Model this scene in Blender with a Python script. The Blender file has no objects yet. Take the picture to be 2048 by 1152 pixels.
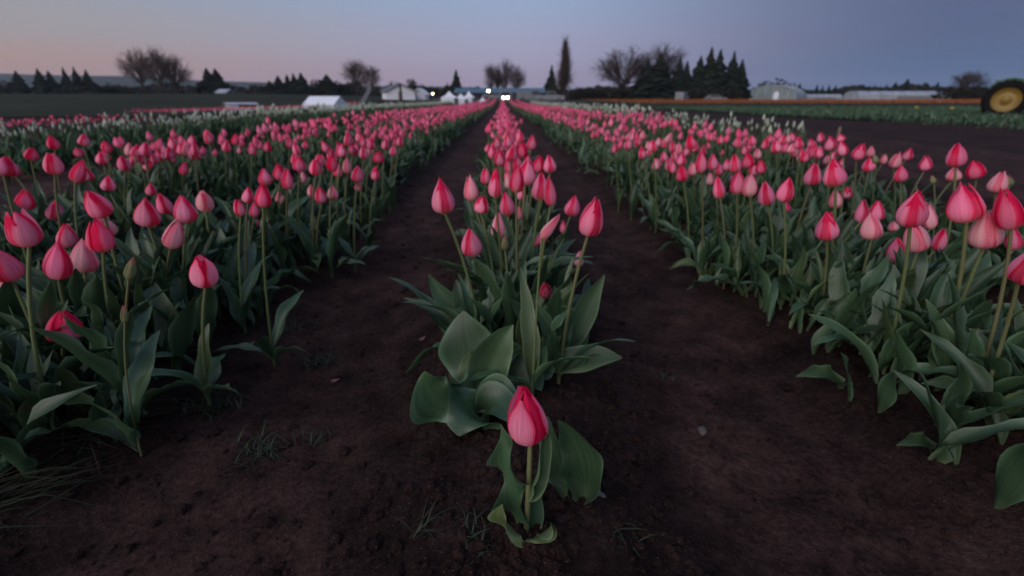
import bpy, math, random
import numpy as np
from mathutils import Vector, Matrix, Euler, Quaternion, noise as mnoise

random.seed(7); RNG = np.random.default_rng(7)
sc = bpy.context.scene
COL = sc.collection
R = math.radians

# ------------------------------------------------------------------ camera
CAM = Vector((-0.03, 0.0, 0.65)); PITCH = R(21.2); YAW = R(1.07); FPX = 967.0
cd = bpy.data.cameras.new('camera'); cam = bpy.data.objects.new('camera', cd); COL.objects.link(cam)
cd.lens = FPX / 2048 * 36; cd.sensor_width = 36; cd.clip_start = 0.02; cd.clip_end = 30000
cam.location = CAM; cam.rotation_euler = (math.pi / 2 - PITCH, 0, -YAW); sc.camera = cam
cd.dof.use_dof = True; cd.dof.focus_distance = 0.66; cd.dof.aperture_fstop = 4.0; cd.dof.aperture_blades = 0

# ------------------------------------------------------------------ sky, sun, exposure
SUN_AZ = R(-138); SUN_EL = R(27)          # afterglow of the set sun, behind the camera on the left
w = bpy.data.worlds.new('World'); sc.world = w; w.use_nodes = True
nt = w.node_tree; N = nt.nodes; L = nt.links.new
bg = N['Background']; bg.inputs[1].default_value = 1.0
sky = N.new('ShaderNodeTexSky'); sky.sky_type = 'NISHITA'; sky.sun_disc = False
sky.sun_elevation = R(1); sky.sun_rotation = SUN_AZ; sky.dust_density = 1.5; sky.ozone_density = 3
tc = N.new('ShaderNodeTexCoord'); sep = N.new('ShaderNodeSeparateXYZ'); L(tc.outputs['Generated'], sep.inputs[0])
flat = N.new('ShaderNodeVectorMath'); flat.operation = 'MULTIPLY'; flat.inputs[1].default_value = (1, 1, 0); L(tc.outputs['Generated'], flat.inputs[0])
nrm = N.new('ShaderNodeVectorMath'); nrm.operation = 'NORMALIZE'; L(flat.outputs[0], nrm.inputs[0])
dot = N.new('ShaderNodeVectorMath'); dot.operation = 'DOT_PRODUCT'; dot.inputs[1].default_value = (math.sin(SUN_AZ), math.cos(SUN_AZ), 0); L(nrm.outputs[0], dot.inputs[0])

def ramp(stops):
    r = N.new('ShaderNodeValToRGB'); cr = r.color_ramp; cr.interpolation = 'EASE'
    while len(cr.elements) < len(stops): cr.elements.new(0.5)
    for e, (p, c) in zip(cr.elements, stops): e.position = p; e.color = (*c, 1)
    L(sep.outputs['Z'], r.inputs[0]); return r
# elevation ramps (position = sine of the elevation) towards the glow, across it, and away from it
r_sun = ramp([(0.0, (.46, .235, .17)), (.05, (.42, .27, .235)), (.10, (.345, .31, .315)), (.18, (.265, .32, .40)), (.5, (.22, .31, .50)), (1, (.20, .27, .47))])
r_mid = ramp([(0.0, (.22, .30, .42)), (.035, (.37, .31, .44)), (.08, (.36, .345, .50)), (.18, (.30, .38, .56)), (.5, (.23, .31, .52)), (1, (.20, .27, .47))])
r_anti = ramp([(0.0, (.05, .13, .26)), (.04, (.055, .12, .26)), (.10, (.075, .10, .215)), (.18, (.085, .085, .175)), (.5, (.14, .20, .36)), (1, (.20, .27, .47))])
acs = N.new('ShaderNodeMath'); acs.operation = 'ARCCOSINE'; L(dot.outputs['Value'], acs.inputs[0])      # angle away from the glow
m1 = N.new('ShaderNodeMapRange'); m1.interpolation_type = 'SMOOTHSTEP'; m1.inputs[1].default_value = R(147); m1.inputs[2].default_value = R(88); L(acs.outputs[0], m1.inputs[0])
m2 = N.new('ShaderNodeMapRange'); m2.interpolation_type = 'SMOOTHSTEP'; m2.inputs[1].default_value = R(137); m2.inputs[2].default_value = R(180); L(acs.outputs[0], m2.inputs[0])
def mix(f, a, b, mode='MIX'):
    m = N.new('ShaderNodeMix'); m.data_type = 'RGBA'; m.blend_type = mode
    if f is None: m.inputs[0].default_value = 1
    elif isinstance(f, float): m.inputs[0].default_value = f
    else: L(f, m.inputs[0])
    L(a, m.inputs[6]); L(b, m.inputs[7]); return m.outputs[2]
c1 = mix(m1.outputs[0], r_mid.outputs[0], r_sun.outputs[0]); c2 = mix(m2.outputs[0], c1, r_anti.outputs[0])
sc_sky = N.new('ShaderNodeVectorMath'); sc_sky.operation = 'SCALE'; sc_sky.inputs['Scale'].default_value = 0.05; L(sky.outputs[0], sc_sky.inputs[0])
L(mix(None, c2, sc_sky.outputs[0], 'ADD'), bg.inputs[0])

sl = bpy.data.lights.new('sun', 'SUN'); sun = bpy.data.objects.new('sun', sl); COL.objects.link(sun)
sl.energy = 2.2; sl.angle = R(60); sl.color = (1.0, .87, .85)
sdir = Vector((math.sin(SUN_AZ) * math.cos(SUN_EL), math.cos(SUN_AZ) * math.cos(SUN_EL), math.sin(SUN_EL)))
sun.rotation_euler = (-sdir).to_track_quat('-Z', 'Y').to_euler()
sc.view_settings.view_transform = 'Standard'; sc.view_settings.look = 'None'; sc.view_settings.exposure = 0.0; sc.view_settings.gamma = 1
sc.render.engine = 'CYCLES'; sc.cycles.use_denoising = True; sc.cycles.max_bounces = 5; sc.cycles.transparent_max_bounces = 4
sc.cycles.volume_bounces = 0; sc.cycles.sample_clamp_indirect = 4

# ------------------------------------------------------------------ pixel helpers (pixel of the photograph -> place in the world)
CP, SP = math.cos(PITCH), math.sin(PITCH)
FW = Vector((math.sin(YAW), math.cos(YAW), 0)); RT = Vector((math.cos(YAW), -math.sin(YAW), 0)); UP = Vector((0, 0, 1))
def ray(x, y):
    u = (x - 1024) / FPX; v = (576 - y) / FPX
    return RT * u + FW * (CP + v * SP) + UP * (-SP + v * CP)
def at_depth(x, y, d): return CAM + ray(x, y) * d
def on_z(x, y, z=0.0):
    r = ray(x, y); return CAM + r * ((z - CAM.z) / r.z)
def far(x, y, dist):
    r = ray(x, y); h = r.dot(FW); return CAM + r * (dist / h)
def on_plane(x, y, p):          # upright plane through p that faces the camera
    r = ray(x, y); return CAM + r * ((p - CAM).dot(FW) / r.dot(FW))

# ------------------------------------------------------------------ materials
def newmat(name):
    m = bpy.data.materials.new(name); m.use_nodes = True
    return m, m.node_tree.nodes, m.node_tree.links.new, m.node_tree.nodes['Principled BSDF']
def simple(name, c, rough=.7, metal=0, var=.25, scale=3.0, bump=0.0):
    m, n, l, b = newmat(name)
    b.inputs['Roughness'].default_value = rough; b.inputs['Metallic'].default_value = metal
    t = n.new('ShaderNodeTexNoise'); t.inputs['Scale'].default_value = scale; t.inputs['Detail'].default_value = 6
    o = n.new('ShaderNodeTexCoord'); l(o.outputs['Object'], t.inputs['Vector'])
    r = n.new('ShaderNodeValToRGB'); r.color_ramp.elements[0].position = .3; r.color_ramp.elements[1].position = .7
    r.color_ramp.elements[0].color = (*[x * (1 - var) for x in c], 1); r.color_ramp.elements[1].color = (*[min(1, x * (1 + var)) for x in c], 1)
    l(t.outputs[0], r.inputs[0]); l(r.outputs[0], b.inputs['Base Color'])
    if rough >= .9: b.inputs['Specular IOR Level'].default_value = .06
    if bump:
        bp = n.new('ShaderNodeBump'); bp.inputs['Strength'].default_value = bump; l(t.outputs[0], bp.inputs['Height']); l(bp.outputs[0], b.inputs['Normal'])
    return m
def emit(name, c, s):
    m, n, l, b = newmat(name); b.inputs['Base Color'].default_value = (*c, 1)
    b.inputs['Emission Color'].default_value = (*c, 1); b.inputs['Emission Strength'].default_value = s; return m

def plant(name, rough, transl, vein, veinscale, spec=.4, bump=.15):
    m, n, l, b = newmat(name)
    a = n.new('ShaderNodeAttribute'); a.attribute_name = 'Col'
    uv = n.new('ShaderNodeUVMap'); mp = n.new('ShaderNodeMapping'); mp.inputs['Scale'].default_value = veinscale; l(uv.outputs[0], mp.inputs[0])
    t = n.new('ShaderNodeTexNoise'); t.inputs['Scale'].default_value = 1; t.inputs['Detail'].default_value = 3; l(mp.outputs[0], t.inputs['Vector'])
    oi = n.new('ShaderNodeObjectInfo')
    mr = n.new('ShaderNodeMapRange'); mr.inputs[1].default_value = .3; mr.inputs[2].default_value = .7; mr.inputs[3].default_value = 1 - vein; mr.inputs[4].default_value = 1 + vein; l(t.outputs[0], mr.inputs[0])
    m2 = n.new('ShaderNodeMapRange'); m2.inputs[3].default_value = .82; m2.inputs[4].default_value = 1.15; l(oi.outputs['Random'], m2.inputs[0])
    mu = n.new('ShaderNodeMath'); mu.operation = 'MULTIPLY'; l(mr.outputs[0], mu.inputs[0]); l(m2.outputs[0], mu.inputs[1])
    vm = n.new('ShaderNodeVectorMath'); vm.operation = 'SCALE'; l(a.outputs['Color'], vm.inputs[0]); l(mu.outputs[0], vm.inputs['Scale'])
    l(vm.outputs[0], b.inputs['Base Color']); b.inputs['Roughness'].default_value = rough; b.inputs['Specular IOR Level'].default_value = spec
    bp = n.new('ShaderNodeBump'); bp.inputs['Strength'].default_value = bump; bp.inputs['Distance'].default_value = .001; l(t.outputs[0], bp.inputs['Height']); l(bp.outputs[0], b.inputs['Normal'])
    tr = n.new('ShaderNodeBsdfTranslucent'); l(vm.outputs[0], tr.inputs[0])
    mx = n.new('ShaderNodeMixShader'); mx.inputs[0].default_value = transl; l(b.outputs[0], mx.inputs[1]); l(tr.outputs[0], mx.inputs[2])
    l(mx.outputs[0], n['Material Output'].inputs[0]); return m
M_PETAL = plant('petal', .62, .42, .20, (22, 1.1, 1), .15, .4)
M_LEAF = plant('tulip_leaf', .44, .12, .26, (19, .5, 1), .45, .5)
M_STEM = plant('tulip_stem', .5, .05, .08, (3, 6, 1), .4)
M_GRASS = plant('grass', .6, .15, .2, (2, 2, 1), .3)
PLANTM = [M_PETAL, M_LEAF, M_STEM]

def soil_mat():
    m, n, l, b = newmat('soil'); o = n.new('ShaderNodeTexCoord')
    def nz(s, d=8, ro=.62):
        t = n.new('ShaderNodeTexNoise'); t.inputs['Scale'].default_value = s; t.inputs['Detail'].default_value = d; t.inputs['Roughness'].default_value = ro; l(o.outputs['Object'], t.inputs['Vector']); return t.outputs[0]
    big, mid, fine, grit = nz(1.3, 5), nz(9, 8), nz(70, 6, .7), nz(260, 3)
    r = n.new('ShaderNodeValToRGB'); e = r.color_ramp.elements; e[0].position = .36; e[0].color = (.021, .0125, .0110, 1); e[1].position = .66; e[1].color = (.056, .035, .030, 1); l(mid, r.inputs[0])
    r2 = n.new('ShaderNodeValToRGB'); e = r2.color_ramp.elements; e[0].position = .35; e[0].color = (.62, .58, .60, 1); e[1].position = .68; e[1].color = (1.3, 1.18, 1.15, 1); l(big, r2.inputs[0])
    r3 = n.new('ShaderNodeValToRGB'); e = r3.color_ramp.elements; e[0].position = .32; e[0].color = (.45, .43, .43, 1); e[1].position = .7; e[1].color = (1.5, 1.45, 1.4, 1); l(fine, r3.inputs[0])
    def mul(a, c):
        q = n.new('ShaderNodeMix'); q.data_type = 'RGBA'; q.blend_type = 'MULTIPLY'; q.inputs[0].default_value = 1; l(a, q.inputs[6]); l(c, q.inputs[7]); return q.outputs[2]
    at_ = n.new('ShaderNodeAttribute'); at_.attribute_name = 'Col'
    col = mul(mul(mul(r.outputs[0], r2.outputs[0]), r3.outputs[0]), at_.outputs['Color'])
    # pale grit and dry straw crumbs
    th = n.new('ShaderNodeMapRange'); th.inputs[1].default_value = .62; th.inputs[2].default_value = .72; l(grit, th.inputs[0])
    q = n.new('ShaderNodeMix'); q.data_type = 'RGBA'; l(th.outputs[0], q.inputs[0]); l(col, q.inputs[6]); q.inputs[7].default_value = (.12, .095, .08, 1)
    l(q.outputs[2], b.inputs['Base Color']); b.inputs['Roughness'].default_value = .97; b.inputs['Specular IOR Level'].default_value = .08
    b1 = n.new('ShaderNodeBump'); b1.inputs['Strength'].default_value = .8; b1.inputs['Distance'].default_value = .03; l(mid, b1.inputs['Height'])
    b2 = n.new('ShaderNodeBump'); b2.inputs['Strength'].default_value = 1.; b2.inputs['Distance'].default_value = .015; l(fine, b2.inputs['Height']); l(b1.outputs[0], b2.inputs['Normal'])
    l(b2.outputs[0], b.inputs['Normal']); return m
M_SOIL = soil_mat()
M_FIELD = simple('field_grass', (.024, .027, .014), .95, 0, .45, .12)
M_HILL = simple('hill_forest', (.035, .05, .035), 1, 0, .3, .002)
M_CONIF = simple('conifer_needles', (.018, .024, .017), .9, 0, .4, .6)
M_BARE = simple('bare_twigs', (.070, .052, .042), .95, 0, .3, 1)
M_BARK = simple('bark', (.045, .035, .03), .95, 0, .3, 2, .4)
M_BUSH = simple('bush_leaves', (.028, .026, .018), .95, 0, .4, .8)
M_WHITE = simple('white_canvas', (.72, .73, .76), .7, 0, .07, 1.5)
M_POLY = simple('white_polythene', (.30, .33, .36), .45, 0, .15, .5)
M_TEAL = simple('teal_roof', (.055, .12, .16), .6, 0, .15, .6)
M_WOOD = simple('wood', (.20, .14, .09), .85, 0, .3, 6)
M_DARK = simple('dark_metal', (.03, .032, .035), .6, 0, .2, 4)
M_GREY = simple('grey_paint', (.16, .17, .185), .5, 0, .1, 2)
M_GLASS = simple('dark_glass', (.03, .04, .05), .12, 0, .05, 2)
M_TYRE = simple('tyre_rubber', (.010, .010, .010), .92, 0, .2, 8)
M_YELLOW = simple('yellow_paint', (.21, .135, .02), .5, 0, .12, 3)
M_GREEN = simple('green_paint', (.02, .10, .04), .4, 0, .1, 3)
M_ORANGE = simple('orange_goods', (.48, .13, .03), .8, 0, .3, 5)
M_RED = simple('dark_red_paint', (.25, .04, .035), .7, 0, .2, 3)
M_STONE = simple('stone', (.085, .07, .06), .85, 0, .3, 40, .3)
M_LAMP = emit('lamp_glow', (1, .80, .42), 60); M_LAMP2 = emit('lamp_glow_pale', (1, .86, .45), 16); M_HEAD = emit('headlight_glow', (1, .80, .52), 110)

# ------------------------------------------------------------------ mesh helpers
def mesh(name, V, F, mats, col=None, uv=None, mi=None, smooth=True):
    V = np.asarray(V, np.float32).reshape(-1, 3); me = bpy.data.meshes.new(name)
    if isinstance(F, np.ndarray):
        k = F.shape[1]; me.vertices.add(len(V)); me.vertices.foreach_set('co', V.ravel())
        me.loops.add(F.size); me.loops.foreach_set('vertex_index', F.astype(np.int32).ravel())
        me.polygons.add(len(F)); me.polygons.foreach_set('loop_start', np.arange(0, F.size, k, dtype=np.int32))
        me.update(calc_edges=True); lv = F.ravel()
    else:
        me.from_pydata(V.tolist(), [], F); me.update(); lv = np.array([i for f in F for i in f])
    for m in (mats if isinstance(mats, (list, tuple)) else [mats]): me.materials.append(m)
    if mi is not None: me.polygons.foreach_set('material_index', np.asarray(mi, np.int32))
    me.polygons.foreach_set('use_smooth', np.full(len(me.polygons), smooth))
    if col is not None:
        c = me.attributes.new('Col', 'FLOAT_COLOR', 'POINT'); a = np.ones((len(V), 4), np.float32); a[:, :3] = np.asarray(col, np.float32).reshape(-1, 3); c.data.foreach_set('color', a.ravel())
    if uv is not None:
        u = me.uv_layers.new(name='UVMap'); u.data.foreach_set('uv', np.asarray(uv, np.float32).reshape(-1, 2)[lv].ravel())
    me.validate(clean_customdata=False); return me
def obj(name, me, parent=None, loc=None, rot=None, scale=None):
    o = bpy.data.objects.new(name, me); COL.objects.link(o)
    if parent: o.parent = parent
    if loc is not None: o.location = loc
    if rot is not None: o.rotation_euler = rot
    if scale is not None: o.scale = (scale,) * 3 if isinstance(scale, (int, float)) else scale
    return o
def tag(o, label=None, cat=None, group=None, kind=None):
    if label: o['label'] = label
    if cat: o['category'] = cat
    if group: o['group'] = group
    if kind: o['kind'] = kind
    return o
def gridF(n, m):
    i = np.arange(n * m).reshape(n, m); return np.stack([i[:-1, :-1], i[1:, :-1], i[1:, 1:], i[:-1, 1:]], -1).reshape(-1, 4)
class Patch:      # quads with colours and uvs, joined together before they become one mesh
    def __init__(s): s.V = []; s.F = []; s.C = []; s.U = []; s.M = []; s.n = 0
    def add(s, V, F, C=None, U=None, mi=0):
        V = np.asarray(V, np.float32).reshape(-1, 3); s.V.append(V); s.F.append(np.asarray(F) + s.n)
        s.C.append(np.ones((len(V), 3), np.float32) * .5 if C is None else np.asarray(C, np.float32).reshape(-1, 3))
        s.U.append(np.zeros((len(V), 2), np.float32) if U is None else np.asarray(U, np.float32).reshape(-1, 2))
        s.M.append(np.full(len(F), mi)); s.n += len(V); return s
    def arrays(s): return np.concatenate(s.V), np.concatenate(s.F), np.concatenate(s.C), np.concatenate(s.U), np.concatenate(s.M)
    def mesh(s, name, mats, smooth=True):
        V, F, C, U, M = s.arrays(); return mesh(name, V, F, mats, C, U, M, smooth)
def tube(pts, rad, k=6, closed=False):
    pts = [Vector(p) for p in pts]; V = []
    for i, p in enumerate(pts):
        t = (pts[min(i + 1, len(pts) - 1)] - pts[max(i - 1, 0)]).normalized()
        a = t.cross(Vector((0, 0, 1)) if abs(t.z) < .9 else Vector((0, 1, 0))).normalized(); b = t.cross(a)
        r = rad[i] if hasattr(rad, '__len__') else rad
        for j in range(k): V.append(p + (a * math.cos(2 * math.pi * j / k) + b * math.sin(2 * math.pi * j / k)) * r)
    F = [[i * k + j, i * k + (j + 1) % k, (i + 1) * k + (j + 1) % k, (i + 1) * k + j] for i in range(len(pts) - 1) for j in range(k)]
    return np.array([tuple(v) for v in V], np.float32), np.array(F)
class Boxes:      # plain polygons for built things
    def __init__(s): s.V = []; s.F = []
    def box(s, x0, x1, y0, y1, z0, z1):
        n = len(s.V); s.V += [(x, y, z) for z in (z0, z1) for y in (y0, y1) for x in (x0, x1)]
        s.F += [[n + i for i in f] for f in ((0, 2, 3, 1), (4, 5, 7, 6), (0, 1, 5, 4), (2, 6, 7, 3), (0, 4, 6, 2), (1, 3, 7, 5))]; return s
    def prism(s, prof, y0, y1):          # outline in x,z pushed along y
        n = len(s.V); k = len(prof); s.V += [(x, y0, z) for x, z in prof] + [(x, y1, z) for x, z in prof]
        s.F += [[n + i, n + (i + 1) % k, n + k + (i + 1) % k, n + k + i] for i in range(k)] + [[n + i for i in range(k)][::-1], [n + k + i for i in range(k)]]; return s
    def prismx(s, prof, x0, x1):         # outline in y,z pushed along x
        n = len(s.V); k = len(prof); s.V += [(x0, y, z) for y, z in prof] + [(x1, y, z) for y, z in prof]
        s.F += [[n + i, n + (i + 1) % k, n + k + (i + 1) % k, n + k + i] for i in range(k)] + [[n + i for i in range(k)][::-1], [n + k + i for i in range(k)]]; return s
    def lathe_x(s, prof, cx, cy, cz, k=20):   # ring of (x, radius) about the x axis
        n = len(s.V); m = len(prof)
        for x, r in prof: s.V += [(cx + x, cy + r * math.cos(2 * math.pi * j / k), cz + r * math.sin(2 * math.pi * j / k)) for j in range(k)]
        s.F += [[n + i * k + j, n + i * k + (j + 1) % k, n + (i + 1) * k + (j + 1) % k, n + (i + 1) * k + j] for i in range(m - 1) for j in range(k)]; return s
    def tube(s, pts, rad, k=6):
        V, F = tube(pts, rad, k); n = len(s.V); s.V += [tuple(v) for v in V]; s.F += [[int(i) + n for i in f] for f in F]; return s
    def build(s, name, mat, parent=None, smooth=False, **kw): return obj(name, mesh(name, s.V, s.F, mat, smooth=smooth), parent, **kw)
def empty(name, loc=(0, 0, 0), rz=0, scale=None):
    o = obj(name, None, None, loc, (0, 0, rz), scale); o.empty_display_size = .05; return o

# ------------------------------------------------------------------ ground
ROWS = {'C': 0.0, 'R1': 1.13, 'R2': 2.08, 'L1': -1.16, 'L2': -2.14, 'L3': -2.84, 'WR': 3.4, 'WL': -5.7}
def gz_base(x, y):
    z = -.10
    for rx in ROWS.values():
        d = abs(x - rx) / (.46 if abs(rx) < 5 else .8)
        if d < 1: z += .10 * (1 - d * d * (3 - 2 * d))
    if y > 40:
        az = x / y; k = .0225 if az < -.45 else (.0075 if az > .12 else .0225 + (az + .45) / .57 * (.0075 - .0225))
        z += (min(y, 150) - 40) * k * min(1, (y - 40) / 30)
    return z
def gz(x, y):
    z = gz_base(x, y)
    if y < 12 and abs(x) < 9:
        f = max(0, 1 - y / 12)
        rid = max(0., min(1., (gz_base(x, y) + .075) / .06))          # crumbly on the ridges, trodden smooth between them
        z += .014 * math.exp(-((x - .005) ** 2 + (y - .575) ** 2) / .0018) * f
        z += f * (.020 * mnoise.fractal(Vector((x * 2.6, y * 2.2, 1.7)), 1, 2, 3) + (.005 + .011 * rid) * mnoise.fractal(Vector((x * 15, y * 15, 5.1)), .8, 2, 5) + .006 * rid * abs(mnoise.noise(Vector((x * 46, y * 46, 2.2)))))
    return z
def graded(a, step, b, growth, end):
    v = list(np.arange(a, b, step)); s = step
    while v[-1] < end: s *= growth; v.append(v[-1] + s)
    return v
ys = [-.8, -.5, -.2, 0., .1] + graded(.2, .011, 2.0, 1.035, 2500)
xp = graded(0, .012, 1.4, 1.035, 2500); xs = [-x for x in xp[:0:-1]] + xp
GV = np.array([(x, y, gz(x, y)) for y in ys for x in xs], np.float32)
def trodden(x, y):       # dry pressed soil in the middle of a path, darker loose soil on the ridges
    d = min(abs(x - rx) for rx in ROWS.values()); k = max(0., min(1., (d - .27) / .16)); k = k * k * (3 - 2 * k); k *= .65 + .5 * mnoise.noise(Vector((x * 2, y * .9, 3.3)))
    return (.80 + .85 * k, .80 + .78 * k, .80 + .77 * k)
GC = np.array([trodden(v[0], v[1]) if v[1] < 30 and abs(v[0]) < 8 else (1, 1, 1) for v in GV.tolist()], np.float32)
g = obj('ground', mesh('ground', GV, gridF(len(ys), len(xs)), M_SOIL, GC)); tag(g, 'dark reddish brown bare soil ridged between the tulip rows', None, None, 'structure')

def sheet(name, x0, x1, y0, y1, mat, label, lift=.02, nx=24, ny=24):
    V = [(x, y, gz_base(x, y) + lift) for y in np.linspace(y0, y1, ny) for x in np.linspace(x0, x1, nx)]
    return tag(obj(name, mesh(name, V, gridF(ny, nx), mat)), label, None, None, 'structure')
sheet('grass_field', -520, -16, 24, 400, M_FIELD, 'dull green brown field rising to the tree line', .05, 60, 60)
sheet('meadow', 14, 520, 20, 400, M_FIELD, 'dark green field beyond the bare soil', .05, 60, 60)
sheet('yard', -15, 13, 92, 400, simple('gravel_yard', (.09, .085, .085), .95, 0, .3, .3), 'grey gravel yard behind the ends of the rows', .05, 12, 40)

# ------------------------------------------------------------------ tulip shapes
RED = np.array((.82, .012, .095)); PINK = np.array((.95, .19, .38)); PALE = np.array((.95, .50, .63)); CREAM = np.array((.74, .58, .34)); GREENB = np.array((.22, .27, .12))
def prof(t, cone):     # outline of a closed head, radius over height
    tt = [0, .05, .13, .24, .38, .54, .70, .84, .94, 1]
    a = [.06, .20, .31, .365, .375, .34, .265, .165, .085, .035]        # egg
    b = [.05, .185, .295, .375, .385, .325, .235, .145, .075, .03]         # cone with a wide foot
    return np.interp(t, tt, a) * (1 - cone) + np.interp(t, tt, b) * cone
def petal(phi, inner, rnd, n=11, m=11, cone=.6, open_=0., style='pink', ragged=0., hs=1., ws=1.):
    t = np.linspace(0, 1, n)[:, None]; s = np.linspace(-1, 1, m)[None, :]
    hgt = (1.0 if not inner else .975) * hs * (1 + rnd.uniform(-.07, .03)); Wm = (.80 if not inner else 1.0) * ws * rnd.uniform(.86, 1.14)
    W = Wm * (.62 + .38 * np.sin(np.clip(t * 1.7, 0, 1) * np.pi / 2)) * (1 - .50 * np.clip((t - .55) / .45, 0, 1) ** 1.6)
    rr = prof(t * min(hs, 1), cone) * (1.0 if not inner else .90) + open_ * .26 * t ** 2.2
    rr = rr + .018 * np.abs(s) ** 3 * (t ** .7) * (1 if not inner else .3) - .016 * np.exp(-(s / .12) ** 2) * np.sin(np.pi * t)
    rr = rr + .010 * np.sin(5 * s + rnd.uniform(0, 6)) * t + ragged * .06 * np.sin(9 * s + 7 * t + rnd.uniform(0, 6))
    ang = phi + s * W + rnd.uniform(-.06, .06) + .05 * np.sin(t * 5 + rnd.uniform(0, 6))
    tip = np.clip((t - .8) / .2, 0, 1)
    z = hgt * (t ** 1.12) - .075 * s ** 2 * tip ** 1.0 - .02 * s ** 2 * t + ragged * .07 * np.cos(8 * s + rnd.uniform(0, 6)) * t
    sway = rnd.uniform(-.05, .07)
    P = np.stack([(rr + sway * t ** 3) * np.cos(ang), (rr + sway * t ** 3) * np.sin(ang), z + 0 * s], -1)
    edge = np.clip(np.abs(s) * 1.06 + 0 * t, 0, 1) ** 5
    tipr = np.clip((t - .55) / .45, 0, 1) ** 1.3 + 0 * s
    base = np.clip(1 - t / .22, 0, 1) + 0 * s
    redness = np.clip(.03 + .95 * edge + .62 * tipr + (.80 if inner else 0), 0, 1)
    if style == 'deep': redness = np.clip(redness + .42, 0, 1)
    if style == 'pale': redness = np.clip(redness * .75 - .02, 0, 1)
    c = PINK * (1 - redness[..., None]) + RED * redness[..., None]
    pal = (1 - redness) * (rnd.uniform(.20, .60) + .35 * base + (.40 if style == 'pale' else 0)); pal = np.clip(pal, 0, .95)[..., None]
    c = c * (1 - pal) + PALE * pal
    cr = np.clip(base * .35 + (.28 * (1 - redness) if style == 'pale' else 0), 0, 1)[..., None]; c = c * (1 - cr) + CREAM * cr
    if style == 'bud':
        g_ = np.clip(1.05 - .55 * tipr - .25 * edge, 0, 1)[..., None]; c = c * (1 - g_) + GREENB * g_
    if style == 'white': c = np.ones_like(c) * np.array((.74, .76, .66)) * (1 - .25 * base[..., None]) + base[..., None] * np.array((.1, .14, .02)) * .3
    if style == 'withered': c = c * .45 + np.array((.20, .02, .03)) * .55
    uv = np.stack([s * .5 + .5 + 0 * t + rnd.uniform(0, 5), t + 0 * s], -1)
    return P, gridF(n, m), c, uv
def core_mesh():
    V, F = tube([(0, 0, -.02), (0, 0, .04), (0, 0, .10), (0, 0, .32), (0, 0, .40)], [.035, .10, .10, .06, .02], 8)
    c = np.tile(np.array((.28, .33, .12)), (len(V), 1)); return mesh('bloom', V, F, M_STEM, c, np.zeros((len(V), 2)))
CORE = core_mesh()
BLOOMS = {}     # style -> list of variants; each is six petal meshes plus the joined patch
def make_blooms(style, count, **kw):
    out = []
    for i in range(count):
        rnd = random.Random(hash((style, i)) % 99991 if False else len(style) * 131 + i * 17 + 5); k = dict(kw); k['style'] = style if style in ('pale', 'deep', 'bud', 'white', 'withered') else 'pink'
        k.setdefault('cone', rnd.uniform(.0, .9)); k.setdefault('open_', rnd.choice([0, 0, .04, .1]))
        if style == 'open': k['open_'] = rnd.uniform(.35, .55); k['cone'] = .2; k['style'] = rnd.choice(['pink', 'deep'])
        ps = [petal(2 * math.pi * j / 3 + rnd.uniform(-.12, .12), False, rnd, **k) for j in range(3)] + [petal(2 * math.pi * (j + .5) / 3, True, rnd, **k) for j in range(3)]
        pj = Patch()
        for p in ps: pj.add(p[0], p[1], p[2], p[3])
        out.append(([mesh('petal', p[0], p[1], M_PETAL, p[2], p[3]) for p in ps], pj))
    BLOOMS[style] = out
for st, ct in (('pink', 14), ('pale', 6), ('deep', 6), ('open', 4), ('bud', 3)): make_blooms(st, ct, **({'cone': 0, 'open_': -.05} if st == 'bud' else {}))
make_blooms('withered', 1, cone=0, open_=.15, ragged=1.)

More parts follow.
